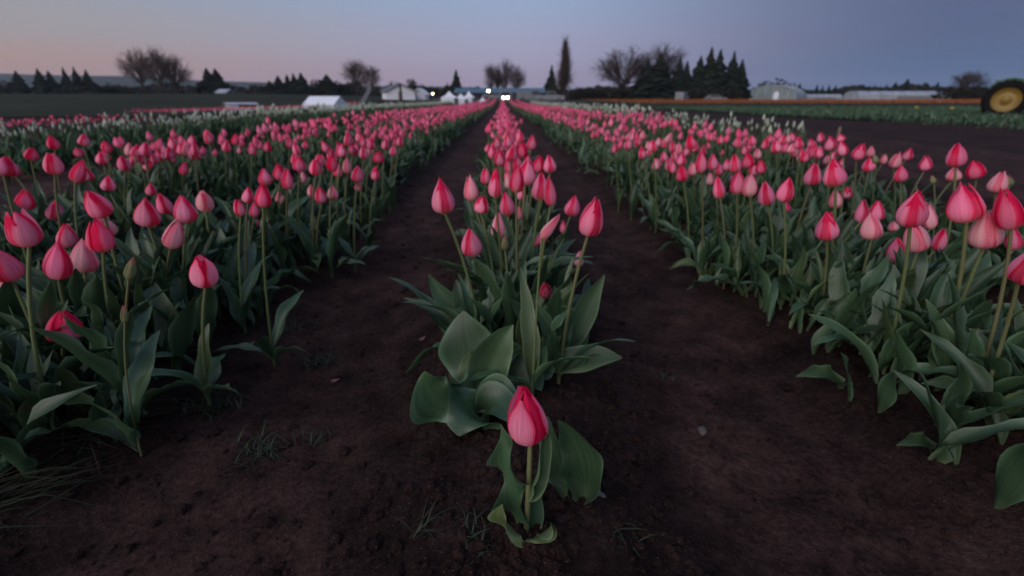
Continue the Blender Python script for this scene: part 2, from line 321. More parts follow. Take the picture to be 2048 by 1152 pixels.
LEAFC = np.array((.036, .077, .035)); LEAFY = np.array((.105, .122, .036))
def leaf_surface(base, ctrl, tip, width, nrm, fold=.25, wave=.15, nw=2.5, n=13, m=7, tint=1., yel=0., rnd=random, cup=1.0, twist=0., peak=.42, edge_pale=True):
    base, ctrl, tip, nrm = Vector(base), Vector(ctrl), Vector(tip), Vector(nrm).normalized()
    P = np.zeros((n, m, 3)); C = np.zeros((n, m, 3)); U = np.zeros((n, m, 2)); ph = rnd.uniform(0, 6); ph2 = rnd.uniform(0, 6); u0 = rnd.uniform(0, 9)
    side0 = None
    for i in range(n):
        t = i / (n - 1); p = base * (1 - t) ** 2 + ctrl * (2 * t * (1 - t)) + tip * t * t
        d = ((ctrl - base) * (1 - t) + (tip - ctrl) * t).normalized()
        sd = d.cross(nrm)
        sd = sd.normalized() if sd.length > 1e-4 else (side0 or Vector((1, 0, 0)))
        if side0 and sd.dot(side0) < 0: sd = -sd
        side0 = sd; nn = sd.cross(d).normalized()
        if nn.dot(nrm) < 0: nn = -nn
        a = twist * t; sd, nn = sd * math.cos(a) + nn * math.sin(a), nn * math.cos(a) - sd * math.sin(a)
        tb = max(t, .0); x = tb ** (math.log(.5) / math.log(peak)); w_ = width * .5 * (max(math.sin(math.pi * min(x, 1)), 0) ** .88) + width * .16 * (1 - t) ** 3
        if t > .985: w_ = width * .02
        f = fold + cup * max(0, 1 - t / .28) * .9 - .12 * t
        for j in range(m):
            s = -1 + 2 * j / (m - 1); e = abs(s)
            bend = f * e ** 1.5
            off = nn * (w_ * (bend + wave * e ** 2 * math.sin(2 * math.pi * nw * t + ph + (2.1 if s > 0 else 0)))) + nn * (.002 * math.sin(9 * t + ph2))
            ruf = 1 + .55 * wave * e * math.sin(2 * math.pi * nw * t + ph + (3.6 if s > 0 else .9)) * min(1, 3 * t)
            q = p + sd * (w_ * s * ruf * math.cos(min(bend, 1.1))) + off
            P[i, j] = q
            c = LEAFC * tint * (1 + .10 * math.sin(7 * t + ph)) * (1 - yel) + LEAFY * yel
            k = min(1, .45 * max(0, 1 - t / .18)); c = c * (1 - k) + np.array((.115, .145, .075)) * k
            if edge_pale and e > .99: c = c * 1.7 + .02
            if t > .96: c = c * .6 + np.array((.13, .12, .05)) * .4
            C[i, j] = c; U[i, j] = (s * .5 + u0, t * width * 12 + u0)
    return P, gridF(n, m), C, U
LEAVES = []
for i in range(26):      # growing out along +x
    r = random.Random(900 + i); kind = (0, 0, 1, 0, 1, 2, 0, 3)[i % 8]; ln = r.uniform(.17, .27) if kind < 2 else r.uniform(.13, .20)
    if kind == 0: tx, tz, cx_, cz_ = ln * .35, ln * .92, ln * .10, ln * .55       # upright
    elif kind == 1: tx, tz, cx_, cz_ = ln * .72, ln * .62, ln * .22, ln * .50     # arching
    elif kind == 2: tx, tz, cx_, cz_ = ln * .92, ln * .28, ln * .38, ln * .52     # spreading
    else: tx, tz, cx_, cz_ = ln * .98, ln * .04, ln * .52, ln * .55               # drooping to the soil
    sdv = r.uniform(-.22, .22) * ln
    P, F, C, U = leaf_surface((.004, 0, -.005), (cx_, sdv * .2, cz_), (tx, sdv, tz), r.uniform(.030, .052), (-.8, r.uniform(-.3, .3), .55), r.uniform(.15, .65), r.uniform(.12, .5), r.uniform(1.4, 3.0), 12, 7, r.uniform(.78, 1.25), max(0, r.uniform(-.5, .35)), r, twist=r.uniform(-.7, .7), peak=r.uniform(.36, .52))
    LEAVES.append((mesh('leaf', P, F, M_LEAF, C, U), (P.reshape(-1, 3), F, C.reshape(-1, 3), U.reshape(-1, 2)), kind))
LEAFK = [[i for i in range(26) if LEAVES[i][2] == k] for k in range(4)]
def stem_mesh(a, b, c, r0, r1, n=7, k=7, red=0.):
    a, b, c = Vector(a), Vector(b), Vector(c); pts = [a * (1 - t) ** 2 + b * 2 * t * (1 - t) + c * t * t for t in np.linspace(0, 1, n)]
    V, F = tube(pts, list(np.linspace(r0, r1, n)), k)
    tt = np.repeat(np.linspace(0, 1, n), k)[:, None]; cc = np.array((.085, .125, .045)) * (1 - tt) + np.array((.115, .14, .055)) * tt; cc = cc * (1 - red * .6) + np.array((.15, .085, .05)) * red * .6
    return mesh('stem', V, F, M_STEM, cc, np.stack([np.tile(np.arange(k) / k, n), np.repeat(np.linspace(0, 1, n), k)], -1))

def build_tulip(base, head, axis, hh, ww, style, label, group=None, nleaf=4, detail=True, rnd=random, leaves=None, phi=None, bend=None, name='tulip', stem_r=.0042, red=0.):
    root = empty(name, base); tag(root, label, 'tulip', group); base = Vector(base); head = Vector(head); axis = Vector(axis).normalized()
    h = head - base; mid = Vector((h.x * .25, h.y * .25, h.z * .6)) if bend is None else Vector(bend)
    sr = stem_r * (ww / .062) ** .5
    obj('stem', stem_mesh((0, 0, -.01), mid, h + axis * (.03 * hh), sr * 1.15, sr * .9, red=red), root)
    q = Vector((0, 0, 1)).rotation_difference(axis); rz = rnd.uniform(0, 6.28) if phi is None else phi
    rot = (q.to_matrix() @ Matrix.Rotation(rz, 3, 'Z')).to_euler(); var = rnd.choice(BLOOMS[style])
    sxy = ww / .82; scl = (sxy, sxy, hh)
    if detail:
        b = obj('bloom', CORE, root, h, rot, scl)
        for pm in var[0]: obj('petal', pm, b)
    else: obj('bloom', JOINED[style][BLOOMS[style].index(var)], root, h, rot, scl)
    if leaves is None:
        a0 = rnd.uniform(0, 6.28)
        for k in range(nleaf):
            li = rnd.choice(LEAFK[(0, 1, 0, 2, 0, 3)[(k + rnd.choice([0, 0, 1])) % 6]]); s = rnd.uniform(.8, 1.15)
            obj('leaf', LEAVES[li][0], root, (0, 0, .01 + .014 * (nleaf - k) * rnd.uniform(.2, 1)), (0, 0, a0 + k * 2.4 + rnd.uniform(-.4, .4)), (s, s, s * rnd.uniform(.9, 1.1)))
    else:
        for i, (P, F, C, U) in enumerate(leaves): obj('leaf', mesh('leaf', P.reshape(-1, 3) - np.array(base), F, M_LEAF, C, U), root)
    return root
def hero_bloom():
    rnd = random.Random(9); ps = []
    for (a, inner, hs, ws, st_) in ((-118, False, .80, 1.2, 'pink'), (8, False, .86, 1.1, 'pink'), (128, False, .9, 1.1, 'pink'), (-62, True, 1.02, 1.0, 'deep'), (62, True, 1.0, 1.0, 'deep'), (-176, True, 1.04, 1.0, 'pink')):
        ps.append(petal(R(a), inner, rnd, 19, 15, .25, .05 if not inner else .0, st_, 0., hs, ws))
    pj = Patch()
    for q in ps: pj.add(*q)
    BLOOMS['hero'] = [([mesh('petal', q[0], q[1], M_PETAL, q[2], q[3]) for q in ps], pj)]
hero_bloom()
JOINED = {st: [v[1].mesh('bloom', M_PETAL) for v in BLOOMS[st]] for st in BLOOMS}

# ------------------------------------------------------------------ tulips one can pick out in the photograph
# (x, y of the head's foot, x, y of its tip, width in pixels, style, row, label)
HEADS = [
 # centre row
 (890,428,877,356,50,'pink','C','tall pink tulip leaning left out of the centre row on a bare stem'),
 (944,402,939,351,32,'pale','C','pale pointed tulip just right of the tall left-leaning one in centre row'),
 (961,425,967,390,33,'pink','C','small pink tulip half hidden under the pale pointed one, centre row'),
 (945,511,940,452,45,'pink','C','low pink tulip with a flat right foot, front left of centre row'),
 (1017,432,1009,384,33,'pink','C','pointed pink tulip above the pale blush one in centre row'),
 (996,477,996,425,31,'pale','C','pale blush tulip with one red streak, above the green bud in centre row'),
 (1010,500,1010,465,17,'bud','C','closed green bud just below the pale blush tulip in centre row'),
 (990,396,991,335,30,'pink','C','slim tall pink tulip left of the big cluster in centre row'),
 (1050,372,1055,319,45,'pink','C','largest pink tulip on top of the centre row cluster'),
 (1032,386,1037,327,32,'deep','C','pink tulip tucked behind the left of the largest cluster head, centre row'),
 (1042,401,1043,375,22,'pink','C','small pink tulip directly under the largest cluster head, centre row'),
 (1080,401,1086,344,40,'pink','C','broad streaked pink tulip at the right of the centre row cluster'),
 (1102,412,1097,349,27,'pink','C','narrow pink tulip at the right edge of the centre row cluster'),
 (1075,344,1080,309,28,'deep','C','pink tulip behind and above the cluster, left of a pair, centre row'),
 (1101,346,1097,310,28,'pink','C','red-edged pink tulip behind the cluster, right of a pair, centre row'),
 (1141,432,1150,390,33,'pink','C','pink tulip just left of the tall right-leaning one in centre row'),
 (1176,471,1190,392,52,'pink','C','tall glossy pink tulip leaning right out of the centre row'),
 (1038,437,1037,405,16,'pale','C','thin pale tulip squeezed below the cluster in centre row'),
 (1083,476,1122,432,24,'pale','C','spent pink tulip fallen sideways to the right, centre row'),
 (1092,470,1068,492,24,'pink','C','wilted pink tulip nodding down to the left among centre row leaves'),
 (1126,467,1127,442,17,'pink','C','tiny pink tulip behind the fallen one in centre row'),
 (1156,534,1162,502,20,'pale','C','yellowish half-open bud against the right-leaning stem in centre row'),
 (1091,594,1091,560,24,'withered','C','withered dark red tulip low among the front leaves of centre row'),
 (1000,330,998,296,24,'pink','C',None), (1022,322,1026,290,24,'pink','C',None), (1046,316,1044,284,24,'deep','C',None), (1062,300,1066,270,22,'pink','C',None),
 (985,318,983,288,20,'pink','C',None), (1016,296,1014,268,20,'pink','C',None), (1040,286,1042,262,19,'pink','C',None), (996,296,994,270,18,'pink','C',None),
 # first row on the left
 (60,492,41,420,70,'open','L1','pink tulip with one petal standing apart, at the left edge of the near left row'),
 (25,560,5,486,70,'pink','L1','big pink tulip cut by the left edge of the picture'),
 (117,559,110,486,62,'pink','L1','large pink tulip beside the pale streaked one at near left'),
 (170,545,162,480,60,'pale','L1','large pale tulip with a red centre streak at near left'),
 (207,505,180,439,58,'deep','L1','large tulip leaning left with broad deep red edges at near left'),
 (220,469,215,420,44,'pale','L1','pale tulip with frilled red right edge above the deep red-edged one'),
 (210,432,192,370,56,'pink','L1','big pink tulip with straight red left edge, leaning, left row'),
 (217,382,215,352,32,'pink','L1','pink tulip just behind the top of the red left-edged one'),
 (297,452,296,395,56,'pink','L1','round egg-shaped pink tulip on a thick pale stem, left row'),
 (302,390,304,366,24,'pink','L1','small pink tulip peeping over the round egg-shaped one'),
 (335,427,327,381,34,'pink','L1','pink tulip between the round one and the broad red-striped one, left row'),
 (375,446,362,391,50,'pink','L1','broad pink tulip with a wide red stripe, left row'),
 (412,421,416,376,37,'pale','L1','cream tulip with a red middle stripe at the path edge of left row'),
 (341,497,349,441,45,'pale','L1','cream tulip with a red stripe on a short stem, below the round egg-shaped one'),
 (391,474,390,445,28,'pale','L1','faded salmon tulip low behind the broad red-striped one'),
 (321,515,316,485,18,'deep','L1','thin red and pink bud low in the left row'),
 (412,571,410,510,58,'open','L1','ragged open pink tulip low at the corner of left row'),
 (132,679,130,616,80,'deep','L1','wide dark red tulip on a short stem, lowest in the left row'),
 (257,559,257,516,26,'bud','L1','tall greenish bud standing low in the near left row'),
 (250,645,247,611,18,'bud','L1','small grey green bud lowest among the left row leaves'),
 (15,595,10,560,42,'pale','L1','pale tulip half out of the picture under the big edge tulip, far left'),
 (110,440,107,400,40,'pink','L1','pink tulip with a red middle behind the near left cluster'),
 (50,420,42,380,44,'deep','L1','dark pink tulip above the one with the separate petal at far left'),
 (137,492,137,446,45,'pink','L1','pink tulip rising behind the near left pair'),
 (22,740,55,722,40,'pink','L1','fallen pink tulip lying among leaves at the lower left edge'),
 (482,430,480,395,25,'pink','L1','front left tulip of the small bunch beside the left path'),
 (496,407,492,374,27,'pink','L1','pink tulip second in the small bunch beside the left path'),
 (527,415,525,367,35,'deep','L1','largest red-hearted tulip of the small bunch beside the left path'),
 (509,434,507,405,22,'pink','L1','small low tulip inside the bunch beside the left path'),
 (524,454,522,430,22,'pink','L1','lowest tulip hanging under the bunch beside the left path'),
 (532,371,522,336,30,'pink','L1','left-leaning tulip on top of the bunch beside the left path'),
 (562,409,560,381,21,'pale','L1','pale salmon tulip standing alone right of the bunch by left path'),
 (575,379,572,337,27,'pink','L1','pointed pink tulip above the lone pale salmon one, left row'),
 (560,360,559,326,27,'deep','L1','deep pink tulip behind the pointed one in left row'),
 (600,342,599,309,30,'pink','L1','tallest cone-shaped tulip of the middle left row'),
 (632,349,634,314,29,'pink','L1','cone-shaped tulip right of the tallest one in middle left row'),
 (607,365,607,342,20,'pale','L1','faded brownish tulip under the tallest one in middle left row'),
 (624,395,626,365,18,'pale','L1','left of three low pink cones in middle left row'),
 (644,406,641,371,27,'pink','L1','middle of three low pink cones in middle left row'),
 (666,399,664,370,24,'pale','L1','right of three low pink cones in middle left row'),
 (665,342,666,306,25,'deep','L1',None), (675,354,676,327,22,'pink','L1',None), (682,315,682,286,24,'pink','L1',None), (696,347,694,315,20,'pale','L1',None),
 (715,364,716,330,28,'pink','L1','last big pink cone at the path side of middle left row'),
 (717,381,717,364,18,'pink','L1',None), (750,361,751,331,19,'pink','L1','single slim tulip at the path edge past the last big cone, left'),
 (757,327,757,302,25,'deep','L1',None), (697,292,697,262,20,'pink','L1',None), (728,318,728,290,22,'pink','L1',None), (742,300,741,274,20,'pink','L1',None),
 (770,300,771,276,18,'pink','L1',None), (786,312,786,290,17,'pink','L1',None), (800,292,801,270,16,'pink','L1',None), (640,330,640,305,20,'pink','L1',None),
 # further rows on the left
 (8,352,2,312,58,'pink','L2','wide pink tulip at the left edge, second row'), (62,320,64,295,32,'deep','L3',None), (110,347,110,302,42,'pink','L2','big blurred pink cone second row, near the left edge'),
 (150,365,155,320,34,'deep','L2',None), (176,360,176,335,30,'pink','L2',None), (110,297,107,268,28,'deep','L3','lone tall tulip against the dark hedge of foliage, far left'),
 (167,292,165,268,26,'pink','L3','second lone tulip against the dark hedge of foliage, far left'), (162,311,160,292,24,'pink','L3',None), (217,305,215,280,24,'deep','L3',None), (252,340,250,308,30,'pink','L2',None),
 (297,342,297,318,25,'pink','L2',None), (366,350,366,323,20,'deep','L2',None), (290,312,290,284,26,'pink','L2',None), (205,328,203,302,26,'pink','L2',None), (258,312,257,285,20,'pale','L3',None),
 (316,300,316,276,20,'pink','L3',None), (340,318,340,292,22,'pink','L2',None), (392,312,390,284,22,'pink','L2',None), (420,285,418,262,20,'pink','L2',None), (384,292,382,270,20,'pink','L3',None),
 (452,304,452,280,20,'pink','L2',None), (470,290,470,266,18,'deep','L2',None), (505,310,505,286,18,'pink','L2',None), (535,304,535,282,18,'deep','L2',None), (580,296,580,274,17,'pink','L2',None), (610,298,610,280,15,'pink','L2',None), (30,352,28,322,30,'pink','L2',None),
 # first row on the right
 (1440,397,1440,351,27,'pink','R1','slim red-sided tulip at the front of the middle right cluster'),
 (1474,389,1481,342,32,'pink','R1','pink tulip second from the path in the middle right cluster'),
 (1499,394,1505,347,34,'pale','R1','pale streaked tulip third from the path in the middle right cluster'),
 (1535,411,1532,364,36,'pink','R1','rounded pink tulip left of a pair in middle right cluster'),
 (1566,404,1577,351,38,'pink','R1','tall pink tulip with a red shoulder, right of a pair in middle right cluster'),
 (1571,427,1575,404,22,'pink','R1','small pink tulip under the red-shouldered one'),
 (1654,481,1656,422,50,'pink','R1','lone low tulip with a dark red centre stripe at the right path edge'),
 (1622,370,1626,324,38,'pink','R1','cone tulip with a curved red line, left of the tall wide cone'),
 (1671,374,1674,316,50,'pink','R1','tall wide pink cone on a straight stem above the low striped one'),
 (1672,417,1677,377,30,'pale','R1','pale tulip beneath the tall wide cone, crossed by its stem'), (1690,396,1695,372,28,'pink','R1','pink tulip half hidden at the right below the tall wide cone'),
 (1366,362,1360,330,28,'deep','R1','red-edged tulip leaning left at the path side, middle right'),
 (1402,346,1404,301,26,'pink','R1','tallest rosy tulip in the left part of middle right cluster'),
 (1427,341,1429,307,23,'pink','R1','cone tulip standing right of the tallest rosy one'),
 (1385,351,1385,322,20,'pale','R1',None), (1362,332,1366,306,22,'pink','R1',None), (1346,347,1346,322,16,'pink','R1',None), (1311,340,1314,317,17,'pale','R1',None), (1329,324,1329,302,17,'pink','R1',None),
 (1419,370,1420,344,22,'pale','R1',None), (1471,345,1472,309,27,'pink','R1',None), (1454,342,1457,317,20,'pink','R1',None), (1497,337,1496,305,28,'deep','R1',None), (1522,347,1520,319,24,'deep','R1',None), (1457,365,1457,342,22,'pink','R1',None), (1506,352,1506,326,22,'pink','R1',None),
 (1383,300,1382,268,24,'deep','R1','tall tulip rising alone above the back of middle right cluster'), (1305,305,1308,278,22,'pink','R1',None), (1286,318,1284,292,18,'pink','R1',None), (1255,300,1257,276,18,'pink','R1',None), (1228,306,1230,284,15,'pink','R1',None), (1345,305,1343,280,16,'pink','R1',None), (1275,292,1276,270,16,'pink','R1',None),
 (1743,480,1751,425,48,'pale','R1','front tulip of a trio with slanting red edges, near right'), (1750,442,1756,400,36,'pink','R1','rear tulip of the slanting red-edged trio, near right'), (1721,446,1736,401,30,'pink','R1','left tulip of the slanting red-edged trio, near right'),
 (1820,450,1816,374,66,'pink','R1','big pale pink cone with drooping lower petals, near right'), (1836,502,1826,444,56,'pale','R1','salmon tulip below the big cone, near right'), (1791,526,1802,475,46,'pink','R1','low pink tulip left of the salmon one, near right'),
 (1861,459,1868,407,32,'pale','R1','narrow tulip directly right of the big cone, near right'), (1872,500,1883,455,32,'pink','R1','narrow tulip right of the salmon one, near right'),
 (1933,446,1943,367,80,'pink','R1','widest pink cone with outspread left petal, near the right edge'), (1968,495,1973,420,72,'pale','R1','salmon pink tulip in front of the widest cone, near the right edge'),
 (2023,460,2026,379,64,'deep','R1','tulip with a deep red flank at the right edge'), (2036,562,2043,470,70,'pink','R1','large low tulip cut by the right edge of the picture'), (2028,500,2032,455,36,'pink','R1','tulip mostly hidden between two at the right edge'), (1786,462,1787,442,24,'pale','R1','yellowish curled spent tulip under the big cone at near right'),
 # second row on the right
 (1553,306,1553,281,24,'open','R2','blunt open tulip at the left end of second right row front'), (1585,286,1587,265,20,'pink','R2',None), (1598,299,1598,272,22,'pink','R2',None), (1626,297,1626,275,20,'pink','R2',None), (1661,302,1663,272,28,'pink','R2','pink tulip right under the wooden stake'),
 (1687,312,1686,280,25,'pink','R2','pink tulip below right of the wooden stake'), (1682,284,1681,268,22,'pink','R2',None), (1712,319,1720,284,30,'pink','R2','right-leaning pink tulip past the wooden stake'), (1737,342,1737,314,30,'pink','R2','pink tulip low in the second right row before the bare soil'),
 (1786,335,1791,302,26,'pale','R2','streaked tulip left of a slim lilac one, second right row'), (1811,320,1816,294,24,'pink','R2','slim lilac pink tulip against bare soil, second right row'), (1801,364,1805,330,31,'pink','R2','rosy cone in front of the slim lilac one, second right row'), (1850,341,1851,311,29,'pink','R2','lone tulip with a diagonal red stripe against the bare soil'),
 (1911,334,1916,287,44,'pink','R2','tall bright cone standing highest against the bare soil, right'), (1906,361,1908,335,34,'pale','R2','pale red-streaked tulip just beneath the highest cone, right'), (1953,357,1951,321,42,'deep','R2','wide tulip with a dark red band right of the highest cone'), (1990,385,2001,342,42,'pale','R2','salmon tulip leaning right beside a green bud, right edge'),
 (1868,367,1868,350,14,'bud','R2','tiny green bud below the highest cone, right'), (2021,372,2021,351,20,'bud','R2','round green bud beside the salmon leaning tulip, right edge'), (1740,314,1743,292,18,'pale','R2',None), (1753,327,1753,309,16,'bud','R2',None), (1766,327,1766,307,16,'pale','R2',None), (1642,285,1641,265,17,'pink','R2',None),
 (1530,298,1530,276,18,'pink','R2',None), (1505,292,1506,270,18,'pink','R2',None), (1478,296,1478,272,17,'pink','R2',None), (1440,288,1440,268,15,'pink','R2',None), (1490,310,1490,290,16,'pink','R2',None), (1420,282,1420,264,15,'pink','R2',None), (1515,318,1515,296,17,'pale','R2',None), (1555,330,1556,312,16,'pink','R2',None),
]
CROWD = {'C': ('pink tulip in the dense far stretch of the centre row', 'tulips crowding the centre row'),
         'L1': ('pink tulip in the packed first row left of the path', 'tulips crowding the first left row'), 'R1': ('pink tulip in the packed first row right of the path', 'tulips crowding the first right row'),
         'L2': ('blurred pink tulip in the second row from the left path', 'tulips crowding the second left row'), 'R2': ('blurred pink tulip in the second row from the right path', 'tulips crowding the second right row'),
         'L3': ('blurred pink tulip in the third row, beside the dark foliage', 'tulips crowding the third left row')}
def crowd_label(row, st, p, lean):
    g_ = CROWD[row][1]; look = {'pale': 'pale', 'deep': 'deep red', 'open': 'open', 'bud': 'budding'}.get(st, 'bright')
    far_ = int(p.y / (2.0 if row != 'C' else 1.5)); place = ('at the very front', 'towards the front', 'in the middle', 'beyond the middle', 'further back', 'well back')[min(5, far_)]
    side = ', leaning left' if lean < -.006 else ', leaning right' if lean > .006 else ''
    return look + ' pink tulip ' + place + ' of ' + {'C': 'the centre row', 'L1': 'the first left row', 'L2': 'the second left row', 'L3': 'the third left row', 'R1': 'the first right row', 'R2': 'the second right row'}[row] + side, g_
NOMINAL = {'pink': .088, 'pale': .085, 'deep': .086, 'open': .072, 'bud': .045, 'withered': .045}
BUILT = []
hr = random.Random(31)
for (xb, yb, xt, yt, wp, st, row, lab) in HEADS:
    px = max(math.hypot(xt - xb, yt - yb), wp * .9); nom = NOMINAL[st]
    if px < 40 and st not in ('bud', 'withered'): nom = .074 if row in ('L1', 'R1', 'C') else .08
    if lab and ('fallen' in lab or 'wilted' in lab or 'tiny' in lab or 'small' in lab or 'thin' in lab or 'lowest tulip' in lab): nom *= .72
    r = ray(xb, yb); d = nom * FPX / px
    lo, hi = (.05, .42)
    zz = CAM.z + r.z * d
    if zz < .13: d = (.13 - CAM.z) / r.z if lab is None or 'lying' not in lab else d
    if zz > hi: d = (hi - CAM.z) / r.z
    P0 = at_depth(xb, yb, d); P1 = on_plane(xt, yt, P0); ax = P1 - P0; hh = ax.length * 1.02; ww = wp * d / FPX / (1 + ((xb - 1024) / FPX) ** 2) ** .32
    ax = ax + FW * (hr.gauss(0, .22) * hh)
    rx = ROWS[row]; bx = P0.x + max(-.07, min(.07, (rx - P0.x) * .45)) + hr.uniform(-.015, .015); by = P0.y + hr.uniform(-.03, .05)
    if row == 'C' and 'leaning left' in (lab or ''): bx = P0.x + .085
    if row == 'C' and 'leaning right' in (lab or ''): bx = P0.x - .05
    base = Vector((bx, by, gz(bx, by)))
    if lab: g_ = None
    else: lab, g_ = crowd_label(row, st, P0, P1.x - P0.x)
    name = 'tulip_bud' if st == 'bud' else 'tulip'
    o = build_tulip(base, P0, ax, hh, ww, st, lab, g_, nleaf=4 if px > 34 else 3, detail=px > 21 or g_ is None, rnd=hr, name=name, red=hr.choice([0, 0, .3, .6]))
    BUILT.append((P0.x, P0.y))

# ------------------------------------------------------------------ the single tulip in front, its leaves placed one by one
def hand_leaf(bx, by, bz, tx, ty, dy, wpx, bow=(0, 0), tilt=0., fold=.25, wave=.12, nw=2., tint=1., yel=0., cup=1., twist=0., peak=.42, seed=0, base=None):
    b = on_z(bx, by, bz) if base is None else base
    t = on_plane(tx, ty, b + FW * dy); d = (b - CAM).dot(FW * CP - UP * SP); wm = wpx * d / FPX
    ctrl = (b + t) * .5 + RT * bow[0] + UP * bow[1]
    nn = (-FW * .75 + UP * .65) ; nn = nn * math.cos(tilt) + RT * math.sin(tilt)
    return leaf_surface(b, ctrl, t, wm, nn, fold, wave, nw, 18, 9, tint, yel, random.Random(seed), cup, twist, peak)
hb = on_z(1052, 1078, 0.0); hb.z = gz(hb.x, hb.y)
ht = on_plane(1061, 884, hb + FW * .015); tip = on_plane(1046, 772, ht)
sm = hb + (ht - hb) * .48
hero_leaves = [
 hand_leaf(1052, 1072, .0, 1001, 848, .02, 60, (-.006, -.012), -.35, .42, .95, 2.6, 1.15, 0, .9, .0, .50, 3),
 hand_leaf(1058, 1000, .0, 1090, 842, .01, 46, (.010, -.010), .55, .75, .18, 1.6, 1.4, .12, 1.4, -.25, .48, 5, base=hb + (ht - hb) * .40 - FW * .002),
 hand_leaf(1056, 1074, .0, 1068, 962, .022, 40, (.012, .0), .6, .35, .10, 1., .95, 0, 1., 0, .45, 6),
 hand_leaf(1046, 1080, .02, 1004, 1008, -.01, 50, (-.016, -.008), -.5, .5, .5, 1.3, 1.25, .5, .8, .5, .55, 7),
 hand_leaf(1054, 1080, .02, 1098, 1046, -.012, 40, (.02, -.006), .6, .5, .5, 1.2, 1.1, .35, .8, -.5, .55, 8)]
build_tulip(hb, ht, (tip - ht) + FW * .006, (tip - ht).length * 1.03, 86 * (ht - CAM).dot(FW * CP - UP * SP) / FPX, 'hero', 'single pink tulip standing alone at the very front of the centre row', None, leaves=hero_leaves, rnd=random.Random(4), phi=0., bend=(.004, 0, .1), stem_r=.0042, red=.35)
def leaf_plant(label, specs, bx, by):
    b = on_z(bx, by, 0); b.z = gz(b.x, b.y); root = empty('tulip_plant', b); tag(root, label, 'plant', 'flowerless tulip plants in the centre row')
    for i, s in enumerate(specs):
        P, F, C, U = hand_leaf(*s[:8], **s[8]); obj('leaf', mesh('leaf', P.reshape(-1, 3) - np.array(b), F, M_LEAF, C, U), root)
D = dict
leaf_plant('flowerless tulip plant with two upright dark leaves right behind the single tulip', [
 (1134, 992, 0, 1094, 832, .03, 62, (-.012, 0), D(tilt=-.4, fold=.45, wave=.30, tint=.85, seed=11, peak=.5)),
 (1168, 994, 0, 1116, 840, .01, 100, (.040, .012), D(tilt=-.35, fold=.65, wave=.22, tint=.95, seed=12, peak=.45, twist=.25))], 1142, 990)
leaf_plant('flowerless tulip plant with broad wavy leaves sprawling left behind the single tulip', [
 (950, 818, 0, 852, 742, -.03, 108, (-.055, -.03), D(tilt=-.1, fold=.3, wave=.45, tint=1.15, seed=21, nw=1.6, peak=.48)),
 (955, 822, 0, 918, 872, -.10, 120, (.0, .055), D(tilt=.1, fold=.3, wave=.45, tint=1.0, seed=22, nw=1.8, peak=.5)),
 (962, 822, 0, 1022, 846, -.09, 80, (.01, .06), D(tilt=.3, fold=.25, wave=.22, tint=.95, seed=27, nw=1.8, peak=.5)),
 (950, 815, 0, 1036, 792, -.03, 52, (-.005, .075), D(tilt=.5, fold=.4, wave=.2, tint=1.25, seed=23)),
 (947, 812, 0, 897, 746, .03, 24, (.0, -.01), D(tilt=-.5, fold=.5, wave=.1, tint=1.1, yel=.2, seed=24))], 950, 816)
leaf_plant('flowerless tulip plant with a pale folded leaf over a broad round dark one', [
 (965, 782, 0, 928, 622, .05, 112, (-.02, .0), D(tilt=-.15, fold=.15, wave=.10, tint=1.05, seed=31, peak=.52)),
 (962, 796, 0, 1026, 650, .01, 84, (-.03, .02), D(tilt=.2, fold=.5, wave=.08, tint=1.3, yel=.12, seed=32, twist=-.3, peak=.5)),
 (948, 786, 0, 938, 703, .02, 50, (-.01, 0), D(tilt=-.3, fold=.3, wave=.1, tint=1., yel=.25, seed=33)),
 (985, 775, 0, 1072, 688, .03, 74, (.02, .0), D(tilt=.3, fold=.35, wave=.1, tint=.8, seed=34))], 963, 790)
leaf_plant('flowerless tulip plant with one long leaf stretched flat to the right', [
 (1062, 752, 0, 1120, 672, .02, 76, (-.02, -.01), D(tilt=.1, fold=.4, wave=.1, tint=1., yel=.15, seed=41)),
 (1080, 742, .01, 1244, 716, -.01, 52, (0, .035), D(tilt=.05, fold=.2, wave=.07, tint=1.1, yel=.25, seed=42, peak=.5)),
 (1040, 760, 0, 1082, 782, -.06, 50, (.01, .03), D(tilt=.2, fold=.2, wave=.1, tint=.8, seed=43)),
 (1040, 752, 0, 1000, 668, .03, 64, (-.01, 0), D(tilt=-.1, fold=.3, wave=.1, tint=.85, seed=44))], 1062, 750)
leaf_plant('flowerless tulip plant with tall crossing leaves below the withered flower', [
 (1030, 700, 0, 1092, 580, .03, 66, (-.035, .0), D(tilt=.1, fold=.35, wave=.08, tint=1.05, yel=.2, seed=51)),
 (1112, 705, 0, 1108, 572, .02, 54, (.02, 0), D(tilt=.2, fold=.3, wave=.14, tint=1., yel=.15, seed=52, nw=1.3)),
 (1132, 700, 0, 1209, 549, .02, 52, (-.01, .0), D(tilt=.25, fold=.45, wave=.08, tint=1.1, yel=.1, seed=53)),
 (1120, 690, 0, 1165, 640, .03, 56, (.03, .0), D(tilt=.3, fold=.25, wave=.1, tint=.9, seed=54)),
 (1075, 700, 0, 1045, 600, .06, 50, (-.02, 0), D(tilt=0., fold=.3, wave=.1, tint=.8, seed=55))], 1085, 702)
